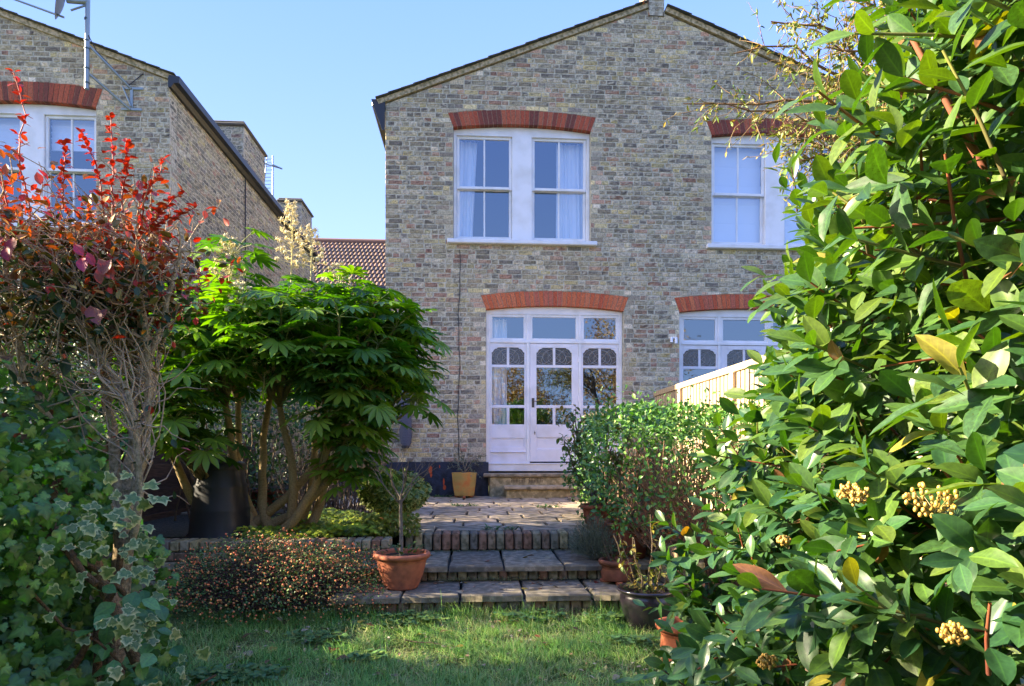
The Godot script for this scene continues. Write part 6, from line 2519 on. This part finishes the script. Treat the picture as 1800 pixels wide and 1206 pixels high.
func lavender() -> void:
	var at := V(1.02, 0.30, -5.18)
	var o := thing("lavender_plant", "grey green bushy plant with needle leaves on the right of the upper step", "plant", at)
	var st := MB.new()
	for k in 130:
		var q := rdir()
		q.y = absf(q.y) + 0.5
		q = q.normalized()
		var w := bend(at + V(R(-0.05, 0.05), 0.0, R(-0.05, 0.05)), at + q * R(0.24, 0.36) + V(-0.02, 0, 0), 5, 0.05, -0.06)
		st.tube(w, [0.003, 0.0014], 4, L(112, 108, 92), L(126, 136, 116), false)
	put(o, "stems", st, M.bark_smooth, "stuff")
	var nd := []
	for i in 5200:
		var q := rdir()
		q.y = absf(q.y) * 1.1 + 0.1
		var p := at + V(q.x * 0.2, q.y * 0.25, q.z * 0.2) * R(0.45, 1.1) + V(-0.02, 0.02, 0.0)
		nd.append([frame_of((q + rdir() * 0.6).normalized(), rdir(), R(0.025, 0.045), p, 0.9), rng.randi() % 3, 0])
	mass(o, "needles", LM.needle, LM.lav_mats[1], nd, LM.lav_mats[0])


func bed_plants() -> void:
	# golden ivy over the bed
	var o := thing("golden_ivy", "carpet of yellow green ivy covering the raised bed under the fatsia", "ivy", V(-1.3, 0.42, -5.9))
	var list := []
	for i in 2600:
		var x := R(-2.0, -0.82)
		var z := R(-7.3, -5.35)
		var y := 0.43 + R(0.0, 0.09) + 0.04 * sin(x * 7.0) * sin(z * 6.0)
		if x > -1.25 and z > -5.7:
			y += R(0.0, 0.05)
		var up := (V(0, 1, 0.3) + rdir() * 0.45).normalized()
		var d := rdir()
		d = (d - up * d.dot(up)).normalized()
		list.append([frame_of(d, up, R(0.035, 0.06), V(x, y, z)), 3 + rng.randi() % 3, rng.randi() % 2])
	foliage(o, "leaf", LM.ivy, LM.golden_mats, list, [], 200)
	# variegated mound in a pot
	var at := V(-0.80, 0.45, -6.40)
	var v := thing("variegated_bush", "round cream and green variegated bush in a terracotta pot on the patio edge", "potted plant", at)
	put(v, "pot", pot_shape(0.12, 0.17, 0.20, 0.035, at), M.terracotta[1])
	soil(v, at + V(0, 0.16, 0), 0.14)
	var lv := []
	for i in 1500:
		var q := rdir()
		q.y = q.y * 0.5 + 0.42
		var p := at + V(q.x * 0.34, 0.17 + q.y * 0.40, q.z * 0.34) * V(1, 1, 1) * R(0.93, 1.04)
		lv.append([frame_of((rdir() + V(0, -0.4, 0)).normalized(), q + rdir() * 0.4, R(0.04, 0.06), p), rng.randi() % 3, 0])
	var fill := []
	for i in 700:
		var q := rdir()
		fill.append([frame_of(rdir(), rdir(), 0.05, at + V(q.x * 0.24, 0.32 + q.y * 0.18, q.z * 0.24)), 0, 0])
	foliage(v, "leaf", LM.ivy_pale, LM.varieg_mats, lv, fill, 260)
	# feathery yellow plant by the pot
	var f := thing("feverfew_plant", "feathery yellow green plant behind the potted tree at the patio edge", "plant", V(-0.72, 0.42, -5.6))
	var fl := []
	for i in 700:
		var p := V(-0.74 + R(-0.24, 0.26), 0.44 + absf(R(-0.2, 0.2)), -5.62 + R(-0.15, 0.12))
		fl.append([frame_of((rdir() + V(0, 0.5, 0)).normalized(), rdir(), R(0.02, 0.035), p), rng.randi() % 3, 0])
	mass(f, "leaves", LM.palmate[0], LM.fever_mats[1], fl, LM.fever_mats[0])
	# dark leaves that hide the side passage
	var b := thing("evergreen_bush", "dark leafy bush filling the gap behind the fatsia stems", "bush", V(-3.0, 0.4, -7.6))
	var bl := []
	for i in 3600:
		var q := rdir()
		var p := V(-2.4, 1.3, -8.1) + V(q.x * 1.15, q.y * 0.95, q.z * 0.6) * pow(rng.randf(), 0.25)
		bl.append([frame_of(rdir(), Vector3.UP + rdir() * 0.7, R(0.05, 0.085), p), rng.randi() % 4, rng.randi() % 2])
	foliage(b, "leaf", LM.oval, LM.green_mats, bl, [], 120)
	var bs := MB.new()
	for k in 26:
		var a := V(-2.95 + R(-0.4, 0.4), 0.4, -7.4 + R(-0.3, 0.3))
		bs.tube(bend(a, a + V(R(-0.4, 0.4), R(0.7, 1.2), R(-0.3, 0.3)), 5, 0.06), [0.012, 0.006], 5, L(130, 108, 84), null, false)
	put(b, "stems", bs, M.bark, "stuff")
	var bt := thing("bare_shrub", "thicket of thin grey brown stems against the house corner", "shrub", V(-1.5, 0.45, -7.6))
	var tw := MB.new()
	for k in 240:
		var a := V(R(-2.2, -1.1), 0.43, R(-8.3, -7.3))
		tw.tube(bend(a, a + V(R(-0.35, 0.35), R(0.5, 1.15), R(-0.3, 0.3)), 5, 0.08), [0.006, 0.002], 4, L(126, 108, 92), null, false)
	put(bt, "stems", tw, M.bark, "stuff")


func lawn_plants() -> void:
	var mm := []
	var nf := FastNoiseLite.new()
	nf.seed = 9
	nf.frequency = 0.9
	for i in 15000:
		var z := R(-4.62, -1.0)
		var x := R(-2.0, 1.9)
		var d := nf.get_noise_2d(x * 2.2, z * 2.2)
		if d < -0.22 and i % 4 != 0:
			continue
		var t := Transform3D(Basis(Vector3.UP, R(0, TAU)).scaled(V(1, R(0.6, 1.3) * (1.0 + 0.5 * d), 1) * R(0.9, 1.4)), V(x, -0.004, z))
		if z < -4.38:
			t = t.scaled_local(V(1, R(1.0, 1.9), 1))
		mm.append([t, (0 if d > 0.1 else 1) + rng.randi() % 4, 0])
	for i in 5000:
		var t := Transform3D(Basis(Vector3.UP, R(0, TAU)).scaled(Vector3.ONE * R(1.0, 1.5)), V(R(-3.5, 3.0), 0, R(-1.0, 6.0)))
		mm.append([t, rng.randi() % 4, 0])
	var g := mass(self, "grass", LM.grass, LM.grass_mats[1], mm, LM.grass_mats[0])
	meta(g, "uneven green lawn grass in front of the garden steps", "grass", "", "stuff")
	# low leafy weeds along the foot of the steps
	var spots := [[V(-0.98, 0, -3.92), 0.20, 60, "clump of rounded green leaves on the lawn before the berry shrub"], [V(-0.42, 0, -4.32), 0.26, 70, "low leafy weeds under the left end of the bottom step"], [V(0.42, 0, -4.36), 0.26, 60, "small weeds on the lawn under the middle of the bottom step"], [V(0.93, 0, -4.3), 0.16, 50, "little leafy clump between the bottom step and the glazed pot"], [V(-1.22, 0, -3.3), 0.24, 80, "green strawberry like plant at the lower left edge of the lawn"], [V(-0.62, 0, -3.55), 0.12, 34, "small leafy weed alone in the middle left of lawn"], [V(0.98, 0, -3.75), 0.16, 60, "patch of leafy weeds between the glazed pot and the laurel"]]
	for e: Array in spots:
		var o := thing("low_weed", e[3], "plant", e[0], "leafy weeds along the lawn edge")
		var lv := []
		for i in e[2]:
			var an := R(0, TAU)
			var r: float = sqrt(rng.randf()) * e[1]
			var p: Vector3 = e[0] + V(cos(an) * r, R(0.025, 0.075), sin(an) * r * 0.5)
			for k in 3:
				var d := V(cos(an + k * 2.1), R(-0.1, 0.25), sin(an + k * 2.1))
				lv.append([frame_of(d, Vector3.UP + rdir() * 0.3, R(0.024, 0.04), p, 1.25), rng.randi() % 4, 0])
		foliage(o, "leaf", LM.round, LM.weed_mats, lv, [], 60)
	# weeds in the patio joints
	for e: Array in [[V(0.25, 0.45, -5.95), "dandelion like weed in the joint behind the top brick edge"], [V(-0.12, 0.45, -8.6), "green weed tuft in the patio joint in front of the ochre pot"], [V(1.0, 0.45, -8.3), "small weed tuft in the patio joint near the right pots"], [V(-0.5, 0.45, -10.35), "tiny weed at the foot of the dark plinth"]]:
		var o := thing("joint_weed", e[1], "weed", e[0], "weeds in the patio joints")
		var lv := []
		for i in 40:
			var an := R(0, TAU)
			lv.append([frame_of(V(cos(an), R(0.2, 0.9), sin(an)), Vector3.UP, R(0.05, 0.11), e[0] + V(R(-0.16, 0.16), 0.0, R(-0.06, 0.06)), 0.7), rng.randi() % 4, 0])
		foliage(o, "leaf", LM.narrow, LM.weed_mats, lv, [], 40)
	# moss and litter on the steps
	var ms := []
	for i in 1800:
		var k := rng.randi() % 3
		var p := V(R(-0.25, 0.38) if i % 2 == 0 else R(-0.6, 1.0), 0.168 + absf(R(-0.02, 0.03)), -4.985 + R(-0.02, 0.02))
		if k == 1:
			p = V(R(-0.6, 1.0), 0.302, -5.66 + R(-0.01, 0.03))
		ms.append([frame_of(rdir(), Vector3.UP, R(0.008, 0.016), p), k, 0])
	var mo := mass(self, "moss", LM.tiny, LM.coto_mats[1], ms, [S(78, 88, 40), S(60, 70, 34), S(96, 100, 50)])
	meta(mo, "moss and crumbs along the risers of the garden steps", "moss", "", "stuff")
	# crumbs of leaves and bare bits over the lawn
	var lt := []
	for i in 620:
		var q := V(R(-1.5, 1.2), 0.02 + absf(R(-0.02, 0.02)), R(-4.46, -3.0))
		if i % 3 == 0:
			q = V(R(-0.9, 1.1), 0.02, R(-4.5, -4.3))
		elif i % 10 == 1:
			q = V(R(-0.6, 1.2), 0.170, R(-5.0, -4.62))
		lt.append([frame_of(rdir() * V(1, 0.2, 1), (Vector3.UP + rdir() * 0.5).normalized(), R(0.012, 0.035), q), rng.randi() % 5, 0])
	var lo := mass(self, "leaf_litter", LM.oval[0], LM.red_mats[1], lt, [S(206, 188, 160), S(180, 150, 108), S(136, 100, 70), S(196, 170, 84), S(160, 92, 62)])
	meta(lo, "small dry leaf crumbs scattered over the lawn and steps", "leaf litter", "", "stuff")
	# fallen leaves
	var kinds := ["pale dry fallen leaf", "yellow fallen leaf", "brown curled fallen leaf", "red fallen leaf"]
	var c := 0
	for i in 76:
		var p := V(R(-1.4, 1.0), 0.045, R(-4.42, -3.15))
		var where := "on the lawn"
		if i % 5 == 0:
			p = V(R(-0.3, 1.0), 0.168, R(-4.95, -4.6))
			where = "on the lower step"
		elif i % 7 == 0:
			p = V(R(-0.4, 0.9), 0.302, R(-5.5, -5.1))
			where = "on the upper step"
		elif i % 11 == 0:
			p = V(R(-0.7, 1.0), 0.455, R(-9.0, -6.2))
			where = "on the patio"
		var k: int = [0, 0, 1, 2, 0, 3, 2, 0][i % 8]
		var up := (Vector3.UP + rdir() * 0.45).normalized()
		var l := put_at(self, "fallen_leaf", LM.laurel[i % 4] if i % 3 else LM.oval[0], M.dead_leaf[k], frame_of(rdir() * V(1, 0.1, 1), up, R(0.045, 0.085), p, 1.2))
		meta(l, kinds[k] + " lying " + where, "leaf", kinds[k].replace("leaf", "leaves") + " lying " + where)
	var twg := MB.new()
	twg.tube(bend(V(-0.42, 0.03, -3.9), V(-0.16, 0.04, -3.72), 5, 0.06), [0.005, 0.002], 5, L(100, 80, 64))
	meta(put(self, "fallen_twig", twg, M.bark), "thin brown fallen twig on the lawn left of the middle", "twig")


func unseen_shade_hedge() -> void:  # unseen hedge, placed to keep direct sun off the lawn and patio
	var o := thing("unseen_shade_hedge", "unseen thin hedge beyond the left boundary fence, placed to shade the lawn and patio", "hedge", V(-4.1, 0, -4.0))
	var lv := []
	for i in 76000:
		var z := R(-9.9, 3.5)
		var y := 3.0 * sqrt(rng.randf()) + 0.12 * sin(z * 3.0)
		lv.append([frame_of(rdir(), rdir(), R(0.04, 0.06), V(-4.05 + R(-0.4, 0.3) + 0.08 * sin(z * 4.0 + y * 3.0), y, z)), rng.randi() % 4, 0])
	mass(o, "foliage", LM.tiny, LM.green_mats[1], lv, LM.green_mats[0])
	for k in 9:
		var a := V(-4.1, 0, -9.5 + k * 1.5)
		var mb := MB.new()
		mb.tube(bend(a, a + V(R(-0.2, 0.2), 2.5, R(-0.2, 0.2)), 6, 0.03), [0.05, 0.02], 8, L(104, 88, 70))
		put(o, "stem", mb, M.bark)


func far_trees() -> void:
	# the other end of the garden, seen in the panes of the doors
	var list := [[V(7.6, 0, 9.5), 9.0, 3.0, "tall golden autumn tree at the far end of the garden, right of the lawn"], [V(-2.6, 0, 10.5), 4.8, 2.2, "golden autumn tree at the far end of the garden, left of the lawn"], [V(2.2, 0, 11.5), 6.0, 2.4, "yellow brown tree in the middle of the far garden end"], [V(-6.5, 0, 8.0), 4.4, 1.8, "green and gold tree at the far left corner of the garden"]]
	for e: Array in list:
		var o := thing("autumn_tree", e[3], "tree", e[0], "trees at the far garden end")
		var tr := MB.new()
		tr.tube(bend(e[0], e[0] + V(0.1, e[1] * 0.6, 0), 6, 0.03), [0.16, 0.07], 9, L(104, 90, 74))
		put(o, "trunk", tr, M.bark)
		var lv := []
		for i in 12000:
			var q := rdir()
			var lump := 1.0 + 0.18 * sin(q.x * 7.0 + e[1]) + 0.18 * sin(q.y * 9.0) + 0.12 * sin(q.z * 11.0)
			var p: Vector3 = e[0] + V(0, e[1] * 0.56, 0) + V(q.x * e[2], q.y * e[1] * 0.44, q.z * e[2]) * lump * pow(rng.randf(), 0.28)
			lv.append([frame_of(rdir(), rdir(), R(0.09, 0.16), p), rng.randi() % 5, 0])
		var bm := MB.new()
		for k in 16:
			var q := rdir()
			q.y = absf(q.y)
			bm.tube(bend(e[0] + V(0, e[1] * R(0.2, 0.5), 0), e[0] + V(q.x * e[2] * 0.9, e[1] * 0.5 + q.y * e[1] * 0.45, q.z * e[2] * 0.9), 6, 0.06), [0.05, 0.015], 6, L(120, 104, 86), null, false)
		put(o, "branches", bm, M.bark, "stuff")
		mass(o, "crown", LM.oval[0], LM.gold_mats[1], lv, LM.gold_mats[0])
	var h := thing("far_hedge", "mixed golden hedge across the far end of the garden", "hedge", V(0, 0, 8.4))
	var hv := []
	for i in 7000:
		var x := R(-7.0, 7.0)
		var y := R(0.0, 1.0) * (2.9 + 0.5 * sin(x * 2.0))
		hv.append([frame_of(rdir(), rdir(), R(0.10, 0.18), V(x, y, 8.2 + R(-0.35, 0.5) + 0.2 * sin(x * 3.0 + y * 2.0))), rng.randi() % 5, 0])
	mass(h, "foliage", LM.oval[0], LM.gold_mats[1], hv, LM.gold_mats[0])
	var hs := MB.new()
	for k in 90:
		var a := V(R(-7, 7), 0, 8.2 + R(-0.3, 0.3))
		hs.tube(bend(a, a + V(R(-0.6, 0.6), R(1.6, 3.2), R(-0.4, 0.2)), 6, 0.07), [0.03, 0.01], 5, L(150, 132, 106), null, false)
	put(h, "stems", hs, M.bark, "stuff")
